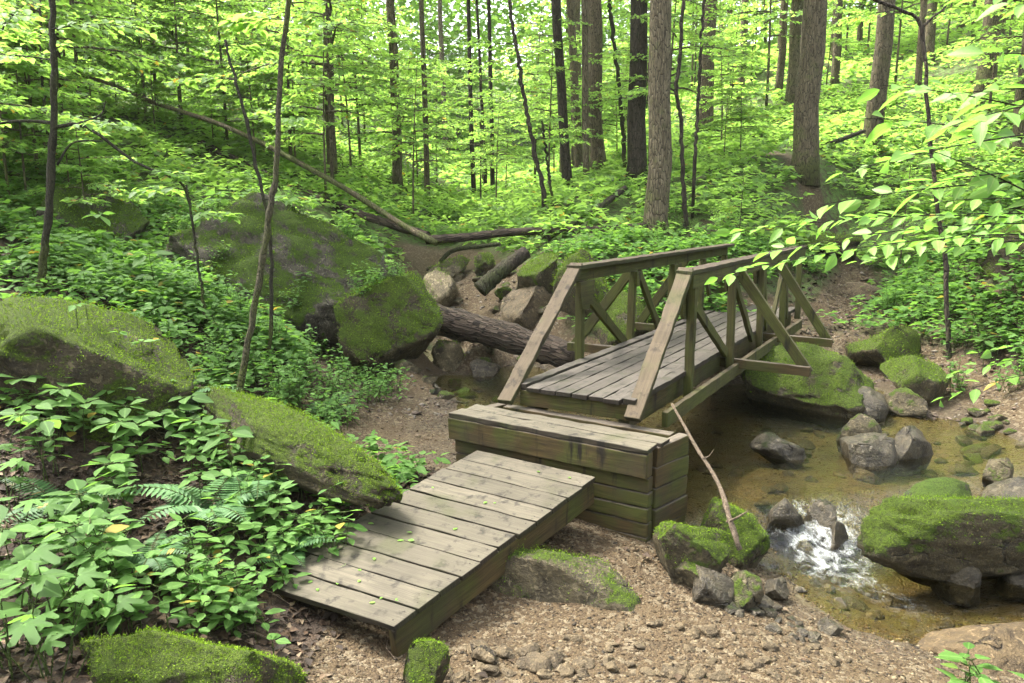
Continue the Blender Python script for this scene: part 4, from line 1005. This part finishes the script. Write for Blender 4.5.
def understory_proto(seed, h, crown_lo, nspr, Ls, leaf, dens):
    rs = np.random.default_rng(seed); P, D, Sz, paths = [], [], [], []
    lean = rs.normal(0, .04 * h, 2); tp = [np.array([lean[0] * t * t, lean[1] * t * t, h * t - .15 * (t == 0)]) for t in np.linspace(0, 1, 8)]
    paths.append((tp, .006 * h + .008, .006))
    for k in range(nspr):
        t = crown_lo + (1 - crown_lo) * (k + rs.random()) / nspr; i = min(int(t * 7), 6); f = t * 7 - i; b = tp[i] * (1 - f) + tp[i + 1] * f
        spray(rs, b, k * 2.4 + rs.normal(0, .4), Ls * (1.15 - .65 * t) * rs.uniform(.7, 1.2), rs.uniform(.12, .4), leaf, dens, P, D, Sz, paths)
    random.seed(seed); trm = MB(); trm.tube(paths[0][0], list(np.linspace(paths[0][1], paths[0][2], 8)), 7)
    crm = MB()
    for p, r0, r1 in paths[1:]: trm.tube(p, list(np.linspace(r0, r1, len(p))), 4, cap=False)
    me = leaves('crown', np.array(P), np.array(D), np.array(Sz), QD, .38, rs); me.materials.append(M['leaf_under'])
    tme = bpy.data.meshes.new('trunk'); tme.from_pydata([tuple(v) for v in trm.v], [], trm.f); tme.materials.append(M['bark']); smooth(tme)
    return me, tme
UND = [understory_proto(300 + i, *a) for i, a in enumerate(((3.2, .35, 14, 1.5, .11, 1), (4.5, .38, 17, 1.9, .12, .9), (6.0, .3, 22, 2.3, .13, .85), (2.2, .3, 11, 1.1, .10, 1.1), (7.5, .3, 26, 2.6, .14, .8)))]
def understory(px, py, d, k, sc, label, group, x=None, y=None):
    if x is None: p = atd(px, py, d); x, y = p[0], p[1]
    r = empty('young_tree', (x, y, H(x, y)), random.uniform(0, 6.28)); r.scale = (sc, sc, sc * random.uniform(.9, 1.1))
    link('trunk', UND[k][1], None, r); link('crown', UND[k][0], None, r); tag(r, label, 'tree', group)
    return r

def canopy_proto(seed, rad, hgt, n, leaf):
    rs = np.random.default_rng(seed); P, D, Sz, paths = [], [], [], []
    for k in range(16):
        a = k * 2.4 + rs.normal(0, .3); z = rs.uniform(0, hgt * .8); L = rad * (1 - .5 * z / hgt) * rs.uniform(.7, 1.15)
        tip = np.array([math.cos(a) * L, math.sin(a) * L, z + rs.uniform(.5, 2.2)]); paths.append(([np.array([0, 0, z]), tip * .5 + np.array([0, 0, z * .5 + .3]), tip], .09, .02))
        for j in range(n // 16):
            t = rs.uniform(.3, 1.05); c = np.array([0, 0, z]) * (1 - t) + tip * t + rs.normal(0, .55, 3); b = rs.uniform(0, 6.28)
            P.append(c); D.append(nrm([math.cos(b), math.sin(b), rs.normal(-.1, .35)])); Sz.append(leaf * rs.uniform(.6, 1.3))
    me = leaves('crown', np.array(P), np.array(D), np.array(Sz), QD, .35, rs); me.materials.append(M['leaf_canopy'])
    return me, paths
CAN = [canopy_proto(500, 3.6, 6, 2600, .30), canopy_proto(501, 3.0, 7, 2400, .28), canopy_proto(502, 4.2, 5, 2800, .32)]
def trunk_mesh(base, top, r0, r1, seed, flare=.5, n=12, sides=14, limbs=None):
    rs = np.random.default_rng(abs(seed)); base = Vector(base); top = Vector(top); m = MB(); pts_, rad = [], []
    for i in range(n + 1):
        t = (i / n) ** 1.25; p = base.lerp(top, t); w = min((top - base).length * .006, r0 * .12)
        pts_.append(p + Vector((rs.normal(0, w), rs.normal(0, w), 0)) * (1 if 0 < i < n else 0)); rad.append((r0 * (1 - t) + r1 * t) * (1 + flare * math.exp(-t * (top - base).length / .35)))
    m.tube(pts_, rad, sides, jit=.02); return m
def tree(px, py, wpx, px2, d, mat, label, group=None, h=17, can=0, name='tree', d2=None):
    """trunk based at (px,py); px2 is where it leaves the top of the frame"""
    p = atd(px, py, d); z0 = H(p[0], p[1]); q = ray(px2, 0); q = q * (p[1] / q[1]) + np.array([0, 0, CAMZ])
    k = (h) / max(q[2] - p[2], .5)
    r = empty(name, (p[0], p[1], z0)); tp = Vector(((q[0] - p[0]) * min(k, 1.6), (q[1] - p[1]) * 0, h))
    r0 = wpx / 2 / FPX * d
    m = trunk_mesh((0, 0, -.3), tp, r0, r0 * .45, int(px * 7 + d), .35 if wpx > 8 else .15)
    if can is not None and (d < 23 or (d < 33 and 390 < px < 510)):
        me, paths = CAN[can % 3]; zb = h - 6.5
        for pa, ra, rb in paths: m.tube([np.array(tp) * ((h - 6.5) / h) * np.array([1, 1, 0]) + np.array([0, 0, zb]) + v for v in pa], [ra, ra * .6, rb], 5, cap=False)
        c = link('crown', me, None, r); c.location = (tp.x * zb / h, tp.y * zb / h, zb); c.rotation_euler = (0, 0, random.uniform(0, 6))
    m.build('trunk', mat, r, sm=True); tag(r, label, 'tree', group)
    return r
BK, BD, BP = M['bark'], M['bark_dark'], M['bark_pale']
tree(657, 243, 24, 657, 15, BK, 'straight brown trunked tree just behind the bridge handrail', can=0)
tree(636, 176, 19, 637, 19.5, BD, 'dark trunked tree close behind the straight brown tree', can=1)
tree(804, 170, 25, 818, 18, BK, 'thick brown trunked tree beside the footpath on the right slope', can=2)
tree(872, 150, 18, 890, 21, BK, 'leaning brown tree right of the thick footpath tree', can=0)
tree(596, 178, 16, 590, 23, BP, 'pale trunked tree among the cluster at the centre right', can=1)
tree(587, 186, 7, 577, 20, BK, 'slim brown tree touching the pale trunk in the central cluster', can=2)
tree(569, 176, 10, 538, 20, BD, 'dark slender tree leaning left at the valley centre', can=0)
tree(566, 172, 8, 550, 25, BK, 'slim tree crossing behind the dark leaning tree', can=1)
tree(580, 168, 9, 562, 27, BP, 'greyish tree right of the two crossing trees', can=2)
tree(398, 178, 10, 389, 24, BK, 'straight brown tree on the left side of the valley end', can=0)
tree(427, 178, 6, 420, 24, BK, 'thin brown tree next to the valley end tree', can=1)
tree(473, 140, 5, 467, 29, BD, 'thin dark tree right of the bright gap at the valley head', can=2)
tree(493, 130, 5, 487, 30, BD, 'thinner dark tree in the pair at the valley head', can=0)
tree(486, 140, 4, 478, 31, BD, 'thinnest dark stem between the pair at the valley head', can=None, h=11)
tree(704, 134, 15, 712, 27, BP, 'pale tree behind the thin dark saplings', can=1)
tree(792, 108, 14, 795, 28, BK, 'brown tree seen just left of the thick footpath tree', can=2)
tree(833, 76, 8, 833, 36, BK, 'distant slim tree right of the thick footpath tree', can=0)
tree(986, 88, 18, 990, 25, BK, 'brown tree high on the right slope', can=1)
tree(1018, 160, 15, 1030, 20, BK, 'brown tree at the right edge of the view', can=2)
tree(928, 62, 10, 930, 33, BK, 'distant tree behind the forked sapling', can=0)
tree(333, 185, 10, 327, 20, BK, 'brown tree on the left slope behind the fallen trunks', can=1)
tree(61, 128, 8, 60, 14.5, BD, 'dark tree right behind the sapling at the left', can=2)
tree(238, 70, 5, 240, 26, BD, 'thin dark tree high on the left slope', can=0)
tree(741, 90, 8, 746, 32, BK, 'slim brown tree in the bright gap of the right slope', can=1)
tree(960, 34, 7, 962, 38, BK, 'slim distant tree on the skyline at the right', can=2)
random.seed(5)
taken = []
for k in range(52):                                   # the wood behind
    for _ in range(60):
        d = random.uniform(26, 62); px = random.uniform(-60, 1090); x = (px - 512) / FPX * d; y = d
        if all((x - a) ** 2 + (y - b) ** 2 > 4 for a, b in taken): break
    taken.append((x, y)); z = H(x, y); ppx, ppy, _d = proj([[x, y, z]])
    far = d > 42
    tree(float(ppx[0]), float(ppy[0]), random.uniform(.16, .42) * FPX / d, float(ppx[0]) + random.gauss(0, 6), float(_d[0]), random.choice((BK, BP, BP, BK)),
         'far slim trunk in the depth of the wood' if far else 'slender trunk standing in the wood behind the creek', 'far trunks' if far else 'trunks behind the creek', can=k if k % 2 == 0 or not far else None, h=random.uniform(14, 19))

# understory: bright layered foliage
random.seed(9)
UDIM = ((3.2, .35, 1.5), (4.5, .38, 1.9), (6.0, .3, 2.3), (2.2, .3, 1.1), (7.5, .3, 2.6))
KEY = [(110,83,20),(180,112,19),(235,132,18),(300,165,17),(360,198,16),(250,168,18.5),(300,190,17),(350,211,16),(420,236,15),(180,225,12),(230,215,12),(200,270,11.5),(280,250,11.5),
       (350,280,10.5),(400,300,10.5),(330,230,11),(440,260,15),(480,270,14),(520,235,14),(450,220,20),(90,215,11),(130,230,11),(500,190,22),(450,190,24),(805,140,18),(810,80,18),(870,120,21),(820,200,16),(760,170,20),(590,150,20),(657,150,15),(700,190,17)]
def blocks(x, y, z, k, sc):
    h, lo, rad = UDIM[k]; px, py, f = proj([[x, y, z + lo * h * sc * .8], [x, y, z + h * sc]]); w = rad * sc * .75 * FPX / f[0]; c = 0
    for i, (a, b, d) in enumerate(KEY):
        if f[0] < d - .3 and abs(a - px[0]) < w and py[1] < b < py[0]: c += 1 if (9 <= i < 15 or 20 <= i < 22) else 2
    return c > 1
def und_band(n, px0, px1, d0, d1, ks, sc0, sc1, label, group, avoid=blocks):
    k = 0; tries = 0
    while k < n and tries < n * 60:
        tries += 1; d = random.uniform(d0, d1); px = random.uniform(px0, px1); x = (px - 512) / FPX * d; y = d
        z = H(x, y); g, _n, _w = zone(np.array([[x, y]]), np.array([z]))
        if g[0] > .3: continue
        kk = random.choice(ks); sc = random.uniform(sc0, sc1)
        if avoid and avoid(x, y, z, kk, sc): continue
        understory(0, 0, 0, kk, sc, label, group, x, y); k += 1
und_band(20, -60, 330, 9.5, 17, (0, 1, 3), .8, 1.2, 'young tree with layered bright leaves on the near left slope', 'young trees on the near left slope')
und_band(34, -60, 430, 17, 32, (1, 2, 4), .8, 1.15, 'young tree with layered bright leaves high on the left slope', 'young trees high on the left slope')
und_band(34, -40, 340, 11.5, 24, (3, 0), .7, 1.1, 'small young tree with low leafy sprays on the left slope', 'small young trees on the left slope')
und_band(20, 380, 640, 21, 38, (0, 1, 2), .8, 1.1, 'young tree filling the head of the valley', 'young trees at the valley head')
und_band(16, 640, 1080, 20, 36, (1, 2, 4), .75, 1.1, 'young tree among the trunks on the right slope', 'young trees on the right slope')
und_band(5, 700, 1080, 13, 20, (3, 0), .6, .9, 'small young tree low on the right slope', 'small young trees low on the right slope')
und_band(34, -40, 1070, 36, 60, (2, 4), 1.0, 1.5, 'young tree in the far wood', 'young trees in the far wood')
# far wood, one mass
n = 75000; x = RNG.uniform(-62, 62, n); y = RNG.uniform(52, 84, n); P = np.column_stack([x, y, Hn(np.column_stack([x, y])) + RNG.uniform(0, 1, n) ** 1.1 * 24])
x = RNG.uniform(-16, 18, 22000); y = RNG.uniform(58, 84, 22000); P = np.concatenate([P, np.column_stack([x, y, Hn(np.column_stack([x, y])) + RNG.uniform(0, 34, 22000)])])
cl = fbm(P[:, 0] * 1.0, P[:, 2] * 1.6 + P[:, 1] * .7, .55, 3); P = P[cl > -.75]; n = len(P); a = RNG.uniform(0, 6.28, n)
me = leaves('far_wood', P, nrm(np.column_stack([np.cos(a), np.sin(a), RNG.normal(-.1, .3, n)])), RNG.uniform(.4, .85, n), QD, .4)
tag(link('far_wood', me, M['leaf_under']), 'bright leafy mass of the far wood', 'wood', kind='stuff')

# ------------------------------------------------------------------ saplings in front
def pl(pts_): return [atd(*p) for p in pts_]
def sm_curve(pts_, n=24):
    pts_ = [np.array(p) for p in pts_]; out = []; P = [2 * pts_[0] - pts_[1]] + pts_ + [2 * pts_[-1] - pts_[-2]]
    seg = len(pts_) - 1
    for i in range(seg):
        a, b, c, d = P[i:i + 4]
        for t in np.linspace(0, 1, max(3, n // seg), endpoint=False):
            out.append(.5 * (2 * b + (c - a) * t + (2 * a - 5 * b + 4 * c - d) * t * t + (3 * b - a - 3 * c + d) * t ** 3))
    return out + [pts_[-1]]
def sapling(pts_, w0, w1, mat, label, sprays=(), branches=(), leaf=.11, lmat='leaf_under', tm=OV, dens=.9):
    hb = hit(pts_[0][0], pts_[0][1]); kf = hb / pts_[0][2] if hb and .72 < hb / pts_[0][2] < 1.4 else 1.0
    pts_ = [(a, b_, c_ * kf) for a, b_, c_ in pts_]; sprays = [(a, b_, c_ * kf, e, f, g) for a, b_, c_, e, f, g in sprays]; branches = [([(a, b_, c_ * kf) for a, b_, c_ in q], r0_, r1_) for q, r0_, r1_ in branches]
    c = sm_curve(pl(pts_), 44); d0 = pts_[0][2]; c = [c[0]] + [q + np.array([random.gauss(0, .0009), 0, 0]) * d0 for q in c[1:]]; b = c[0].copy(); z0 = H(b[0], b[1]); 
    if c[0][2] > z0 - .05: c = [np.array([b[0], b[1], z0 - .1])] + c
    r = empty('sapling', (b[0], b[1], z0)); off = np.array(r.location)
    m = MB(); n = len(c); m.tube([p - off for p in c], [(w0 + (w1 - w0) * i / (n - 1)) / 2 / FPX * d0 * random.choice((1, .95, 1.05, .97, 1.0, 1.22)) for i in range(n)], 9, jit=.05)
    for bp_, a0, a1 in branches:
        cb = sm_curve(pl(bp_), 16); m.tube([p - off for p in cb], list(np.linspace(a0, a1, len(cb)) / 2 / FPX * d0), 6)
    rs = np.random.default_rng(int(pts_[0][0])); P, D, Sz, paths = [], [], [], []
    for (px, py, d, az, L, dr) in sprays: spray(rs, atd(px, py, d), R(az), L, dr, leaf, dens, P, D, Sz, paths)
    for p, r0, r1 in paths: m.tube([np.array(q) - off for q in p], list(np.linspace(r0 * .6, r1 * .7, len(p))), 4, cap=False)
    m.build('trunk', mat, r, sm=True)
    if P: link('crown', leaves('crown', np.array(P) - off, np.array(D), np.array(Sz), tm, .22, rs), M[lmat], r)
    tag(r, label, 'sapling'); return r
BS = M['bark_sap']; random.seed(3)
sapling([(40,300,7.6),(44,250,7.6),(50,200,7.6),(54,123,7.6),(54,60,7.6),(53,0,7.6),(56,-160,7.6)], 8, 5, BS, 'dark mossy sapling with an arching side branch at the left',
        [(54,60,7.6,200,1.0,.2),(54,30,7.6,-20,1.1,.25),(54,-40,7.6,60,1.2,.2),(53,-20,7.6,-70,1.1,.3),(85,125,7.6,-40,.7,.25),(150,175,7.4,-20,.5,.2),(20,122,7.6,190,.7,.2),(10,30,7.5,-60,.9,.2)],
        [([(54,123,7.6),(20,121,7.6),(-20,127,7.6)], 4, 2), ([(52,128,7.6),(85,126,7.6),(135,162,7.5),(178,180,7.4),(188,200,7.4),(192,216,7.4)], 4, 1.5), ([(57,165,7.6),(73,143,7.6),(103,141,7.6)], 2.5, 1.5), ([(75,125,7.6),(100,115,7.6),(106,100,7.6)], 2.5, 1)])
M['bark_mossy'] = mat_bark('mossy_sapling_bark', (.11, .095, .06), (.05, .042, .026), (.07, .088, .016), .16, 4)
sapling([(233,442,5.7),(240,390,5.7),(248,340,5.7),(260,270,5.7),(270,212,5.7),(276,169,5.7),(281,70,5.7),(289,0,5.7),(300,-120,5.7)], 7.5, 4.5, M['bark_mossy'], 'slender leaning sapling with mossy bark rising from the herbs left of centre',
        [(286,20,5.7,170,.5,.2),(292,-60,5.7,20,.9,.2),(296,-80,5.7,-120,.8,.2)])
sapling([(269,370,7.2),(271,300,7.2),(271,250,7.2),(264,200,7.2),(246,120,7.2),(230,63,7.2),(225,40,7.2)], 4, 2.5, BS, 'thin curved sapling behind the slender leaning sapling', [(246,120,7.2,10,.7,.2),(235,80,7.2,180,.7,.2),(226,45,7.2,60,.6,.2),(264,200,7.2,-20,.6,.2)])
sapling([(208,336,7.4),(203,300,7.4),(199,270,7.4),(190,205,7.4),(186,185,7.4)], 3, 2, BS, 'thin bare stemmed sapling in front of the huge dark boulder', [(192,215,7.4,-10,.5,.2),(187,190,7.4,170,.6,.2)])
sapling([(544,193,17),(532,140,17),(523,91,17),(516,45,17),(509,0,17)], 4.5, 3.5, BD, 'wavy thin sapling at the valley centre', [(532,140,17,0,1.2,.2),(516,45,17,190,1.3,.2)])
sapling([(553,208,15.5),(547,160,15.5),(542,120,15.5)], 3, 2, BS, 'short thin sapling above the creek head', [(546,160,15.5,180,1.2,.2),(544,130,15.5,20,1.2,.2),(542,122,15.5,-80,1.0,.2)])
sapling([(625,174,16.5),(622,120,16.5),(614,42,16.5),(609,0,16.5)], 4.5, 3.5, BS, 'greenish thin sapling left of the dark trunk', [(620,100,16.5,180,1.3,.2),(614,50,16.5,-20,1.2,.2)])
sapling([(686,234,13.3),(683,180,13.3),(681,120,13.3),(676,91,13.3),(680,60,13.3),(684,0,13.3)], 4.5, 3.5, BD, 'dark kinked sapling right of the straight brown tree', [(677,90,13.3,180,.9,.2),(681,40,13.3,0,.9,.2)], [([(677,92,13.3),(662,84,13.3),(645,72,13.3)], 2, 1)])
sapling([(695,157,15.5),(698,100,15.5),(704,0,15.5)], 3.5, 3, BD, 'dark straight sapling beside the kinked sapling', [(700,60,15.5,-30,1.0,.2),(703,20,15.5,200,1.0,.2)])
sapling([(44,100,12),(41,60,12),(40,0,12)], 2.5, 2, BS, 'pencil thin sapling near the upper left corner', [(42,70,12,0,1.1,.2),(40,10,12,180,1.1,.2)])
sapling([(949,358,8.2),(947,300,8.2),(945,259,8.2),(938,210,8.2),(935,190,8.2),(928,116,8.2),(922,28,8.2),(900,10,8.2),(875,0,8.2),(850,-20,8.2)], 5, 3, BD, 'slender dark sapling with a forked top on the right bank',
        [(900,12,8.2,170,.7,.3),(945,8,8.2,0,.6,.2),(928,116,8.2,-10,.7,.25),(935,190,8.2,200,.5,.2)], [([(922,28,8.2),(933,17,8.2),(945,7,8.2),(960,-20,8.2)], 3, 1.5)])
sapling([(878,155,16),(880,130,16),(884,100,16)], 2.5, 1.5, BS, 'little sapling in front of the leaning brown tree', [(882,110,16,0,.7,.2)])
# the leafy branches that reach in from the right
def reach(px0, py0, d0, px1, py1, d1, sag, nl_, leaf, out, twout, rs, w=.3):
    a, b = atd(px0, py0, d0), atd(px1, py1, d1); L = np.linalg.norm(b - a); pts_ = [a * (1 - t) + b * t - np.array([0, 0, sag * 4 * t * (1 - t) * -1]) for t in np.linspace(0, 1, 12)]; twout.append((pts_, .006, .0018))
    ax = nrm(b - a); sd = nrm(np.cross(ax, (0, 0, 1)))
    for k in range(nl_):
        t = .12 + .9 * k / nl_; t = min(t, 1); i = min(int(t * 11), 10); f = t * 11 - i; p = pts_[i] * (1 - f) + pts_[i + 1] * f; s = 1 if k % 2 else -1
        d = nrm(ax * .75 + sd * s * rs.uniform(.3, 1.3) + np.array([0, 0, rs.normal(-.12, .32)])); off_ = d * rs.uniform(.02, .05); twout.append(([p, p + off_], .0018, .0012)); out.append((p + off_, d, leaf * rs.uniform(.5, 1.15)))
def branch_tree(base, label, trunk_pts, reaches, leaf, seed, lmat='leaf_bright'):
    rs = np.random.default_rng(seed); out, tw = [], []
    for rr in reaches: reach(*rr, leaf, out, tw, rs)
    r = empty('leafy_sapling', (base[0], base[1], H(*base))); off = np.array(r.location); m = MB()
    tp = [np.array([base[0], base[1], off[2] - .1])] + [np.array(p) for p in trunk_pts]; c = sm_curve(tp, 14); m.tube([p - off for p in c], list(np.linspace(.02, .01, len(c))), 8)
    for p, a, b in tw: m.tube([np.array(q) - off for q in p], list(np.linspace(a, b, len(p))), 5, cap=False)
    m.build('trunk', BS, r, sm=True)
    link('crown', leaves('crown', np.array([o[0] for o in out]) - off, np.array([o[1] for o in out]), np.array([o[2] for o in out]), T_oval(.25, .09, .26), .42, rs), M[lmat], r)
    tag(r, label, 'sapling'); return r
t1 = atd(1075, 330, 4.4)
branch_tree((t1[0], t1[1]), 'leafy sapling beside the frame whose broad bright leaves reach in at the upper right', [atd(1072, 200, 4.4), atd(1066, 60, 4.4), atd(1060, -40, 4.4)], [
    (1070,130,4.4, 845,172,4.0, .03, 18), (1070,150,4.4, 850,118,4.4, .04, 15), (1068,180,4.4, 820,205,4.2, .03, 17), (1070,215,4.4, 930,150,3.9, .02, 12), (1066,90,4.4, 950,95,4.2, .02, 9), (1064,60,4.4, 985,55,4.2, .02, 8), (1062,10,4.4, 950,-5,4.2, .02, 9), (1070,120,4.4, 880,85,4.3, .03, 14), (1070,170,4.4, 920,185,3.8, .02, 13), (1068,100,4.3, 955,125,3.9, .02, 11)], .17, 71)
t2 = atd(1100, 420, 5.6)
branch_tree((t2[0], t2[1]), 'leafy sapling beside the frame with long sprays hanging over the bridge end', [atd(1095, 330, 5.6), atd(1090, 230, 5.6), atd(1085, 140, 5.6)], [
    (1092,235,5.6, 722,276,5.2, .10, 40), (1092,225,5.6, 770,252,5.5, .08, 34), (1092,225,5.6, 810,222,5.8, .06, 30), (1092,240,5.6, 860,262,5.3, .05, 24), (1092,215,5.6, 735,232,6.0, .06, 42), (1092,250,5.6, 930,240,5.2, .05, 15), (1092,205,5.6, 915,205,5.8, .05, 14)], .15, 72)
t3 = atd(1110, 470, 6.0)
branch_tree((t3[0], t3[1]), 'low leafy sapling beside the frame with a drooping spray above the pool shore', [atd(1105, 400, 6.0), atd(1100, 340, 6.0)], [
    (1102,365,6.0, 934,402,5.7, .06, 17), (1102,355,6.0, 950,375,6.0, .06, 15), (1102,345,6.0, 975,355,6.1, .05, 12)], .135, 73)

# ------------------------------------------------------------------ fallen wood
def log(pts_, w0, w1, mat, label, n=12, name='fallen_log', jit=.05, moss=0):
    c = sm_curve(pl(pts_), 26); d0 = pts_[0][2]; off = c[len(c) // 2].copy(); m = MB(); k = len(c)
    m.tube([p - off for p in c], [(w0 + (w1 - w0) * i / (k - 1)) / 2 / FPX * (pts_[0][2] + (pts_[-1][2] - pts_[0][2]) * i / (k - 1)) * random.uniform(.94, 1.06) for i in range(k)], n, jit=jit)
    o = m.build(name, mat, sm=True); o.location = off; tag(o, label, 'log')
    if moss: moss_on(o.data, moss, .03, 'moss', o, .4)
    return o
LG = M['bark_log']
log([(424,318,11.2),(470,327,11),(520,341,10.8),(574,358,10.5)], 30, 28, LG, 'thick rough barked log lying across the creek left of the bridge', 22, jit=.06)
log([(63,70,21),(116,86,20),(151,102,19.3),(211,121,18.2),(257,141,17.4),(316,172,16.4),(359,197,15.8),(403,225,15),(436,243,14.5)], 3.2, 6.5, M['bark_pale'], 'long thin fallen trunk slanting down the left slope', 9)
log([(200,142,19.5),(225,155,19),(292,186,17.5),(351,211,16.2),(428,236,15)], 7, 9, LG, 'thicker fallen trunk below the long thin one', 10)
log([(426,240,15),(470,237,14.9),(516,232,14.8),(586,230,14.6),(648,226,14.8)], 9, 7, LG, 'old log lying level across the upper creek', 10, moss=500)
log([(480,290,13.2),(500,272,13.3),(526,252,13.5)], 17, 13, M['bark_dark'], 'short dark log leaning on the creek stones', 12)
log([(545,240,15),(585,218,15.6),(625,188,17)], 8, 6, M['bark_dark'], 'dark root covered log climbing to the right behind the cross log', 9, moss=400)
log([(820,147,20),(840,140,20),(864,131,20.4)], 5, 4, M['bark_dark'], 'dark fallen branch at the foot of the leaning brown tree', 7, name='fallen_branch')
log([(440,262,15),(455,250,15),(500,244,14.6)], 5, 4, M['bark_dark'], 'dark branch under the cross log', 7, name='fallen_branch')
sp = sm_curve(pl([(672,404,5.6),(690,436,5.42),(699,452,5.35),(711,470,5.25),(722,492,5.15),(730,520,5.05),(740,550,5.0)]), 26); so_ = sp[13].copy(); m = MB()
m.tube([p - so_ for p in sp], [(.010 + .010 * i / 26) * random.uniform(.85, 1.15) for i in range(len(sp))], 8, jit=.06)
sq = sm_curve(pl([(727,522,5.06),(736,518,5.0),(748,511,4.95)]), 8); m.tube([p - so_ for p in sq], list(np.linspace(.010, .004, len(sq))), 6)
sq = sm_curve(pl([(703,458,5.3),(709,456,5.28),(714,449,5.26)]), 6); m.tube([p - so_ for p in sq], list(np.linspace(.006, .002, len(sq))), 6)
stick = m.build('stick', M['stick'], sm=True); stick.location = so_; tag(stick, 'pale forked stick leaning between the bridge and the mossy corner rock', 'stick')
log([(598,290,11.5),(640,298,11.3),(668,303,11.2)], 4, 3, M['bark_dark'], 'dark branch on the rocks behind the left railing', 6, name='fallen_branch')

# fallen leaves on the planks
random.seed(12)
def flat_leaf(p, s, col, label):
    a = random.uniform(0, 6.28); me = leaves('fallen_leaf', [(0, 0, 0)], nrm([[math.cos(a), math.sin(a), .03]]), np.array([s]), T_oval(.34, .05, .05), .1)
    o = link('fallen_leaf', me, M[col]); o.location = p; tag(o, label, 'leaf', 'fallen leaves on the ramp')
for k in range(20):
    t, u = random.uniform(.04, .96), random.uniform(.08, .92); p = nl.lerp(fl, t).lerp(nr.lerp(fr_, t), u) + upn * .006
    flat_leaf(p, random.uniform(.025, .05), 'leaf_bright' if k % 3 == 0 else 'leaf_dry', 'small fallen leaf lying on the ramp planks') if False else flat_leaf(p, random.uniform(.025, .05), 'leaf_bright', 'small fallen leaf lying on the ramp planks')

# ------------------------------------------------------------------ camera, light
cam = bpy.data.cameras.new('camera'); co = bpy.data.objects.new('camera', cam); COL.objects.link(co)
cam.sensor_width = 36; cam.lens = FPX / 1024 * 36; cam.clip_start = .05; cam.clip_end = 600
co.location = (0, 0, CAMZ); co.rotation_euler = (R(90) - PITCH, 0, 0); S.camera = co
w = bpy.data.worlds.new('World'); S.world = w; w.use_nodes = True; nt = w.node_tree; nt.nodes.clear()
SUN_EL, SUN_AZ = R(60), R(-58)          # azimuth from +Y towards +X
sky = nt.nodes.new('ShaderNodeTexSky'); sky.sky_type = 'NISHITA'; sky.sun_disc = False; sky.sun_elevation = SUN_EL; sky.sun_rotation = SUN_AZ
sky.air_density = 1.0; sky.dust_density = 6.0; sky.ozone_density = 1.0
hs = nt.nodes.new('ShaderNodeHueSaturation'); hs.inputs['Saturation'].default_value = .35; nt.links.new(sky.outputs[0], hs.inputs['Color'])
bg = nt.nodes.new('ShaderNodeBackground'); bg.inputs[1].default_value = .125; nt.links.new(hs.outputs[0], bg.inputs[0])
wo = nt.nodes.new('ShaderNodeOutputWorld'); nt.links.new(bg.outputs[0], wo.inputs[0])
sl = bpy.data.lights.new('sun', 'SUN'); sl.energy = 1.5; sl.angle = R(10); sl.color = (1, .95, .86)
so = bpy.data.objects.new('sun', sl); COL.objects.link(so)
so.rotation_euler = (R(90) - SUN_EL, 0, math.pi - SUN_AZ) if False else Vector((math.sin(SUN_AZ) * math.cos(SUN_EL), math.cos(SUN_AZ) * math.cos(SUN_EL), math.sin(SUN_EL))).to_track_quat('Z', 'Y').to_euler()
S.view_settings.view_transform = 'Standard'; S.view_settings.look = 'None'; S.view_settings.exposure = 3.25; S.view_settings.gamma = 1
cy = S.cycles; cy.max_bounces = 8; cy.diffuse_bounces = 5; cy.glossy_bounces = 2; cy.transmission_bounces = 6; cy.transparent_max_bounces = 6
cy.use_denoising = True; cy.sample_clamp_indirect = 6; cy.caustics_reflective = False; cy.caustics_refractive = False

# ------------------------------------------------------------------ air
def haze(density):
    x0, x1, y0, y1, z0, z1 = -80, 80, -20, 120, float(GZ.min()) - 1, 62
    V = [(x, y, z) for z in (z0, z1) for y in (y0, y1) for x in (x0, x1)]
    me = np_mesh('haze', np.array(V), np.array([(0, 2, 3, 1), (4, 5, 7, 6), (0, 1, 5, 4), (2, 6, 7, 3), (0, 4, 6, 2), (1, 3, 7, 5)]))
    N = NT('air'); v = N.n('ShaderNodeVolumePrincipled'); v.inputs['Color'].default_value = (.86, .95, .74, 1); v.inputs['Density'].default_value = density; v.inputs['Anisotropy'].default_value = .3
    N.t.links.new(v.outputs[0], N.out.inputs['Volume']); tag(link('haze', me, N.m), kind='stuff')
haze(.00035); cy.volume_bounces = 0
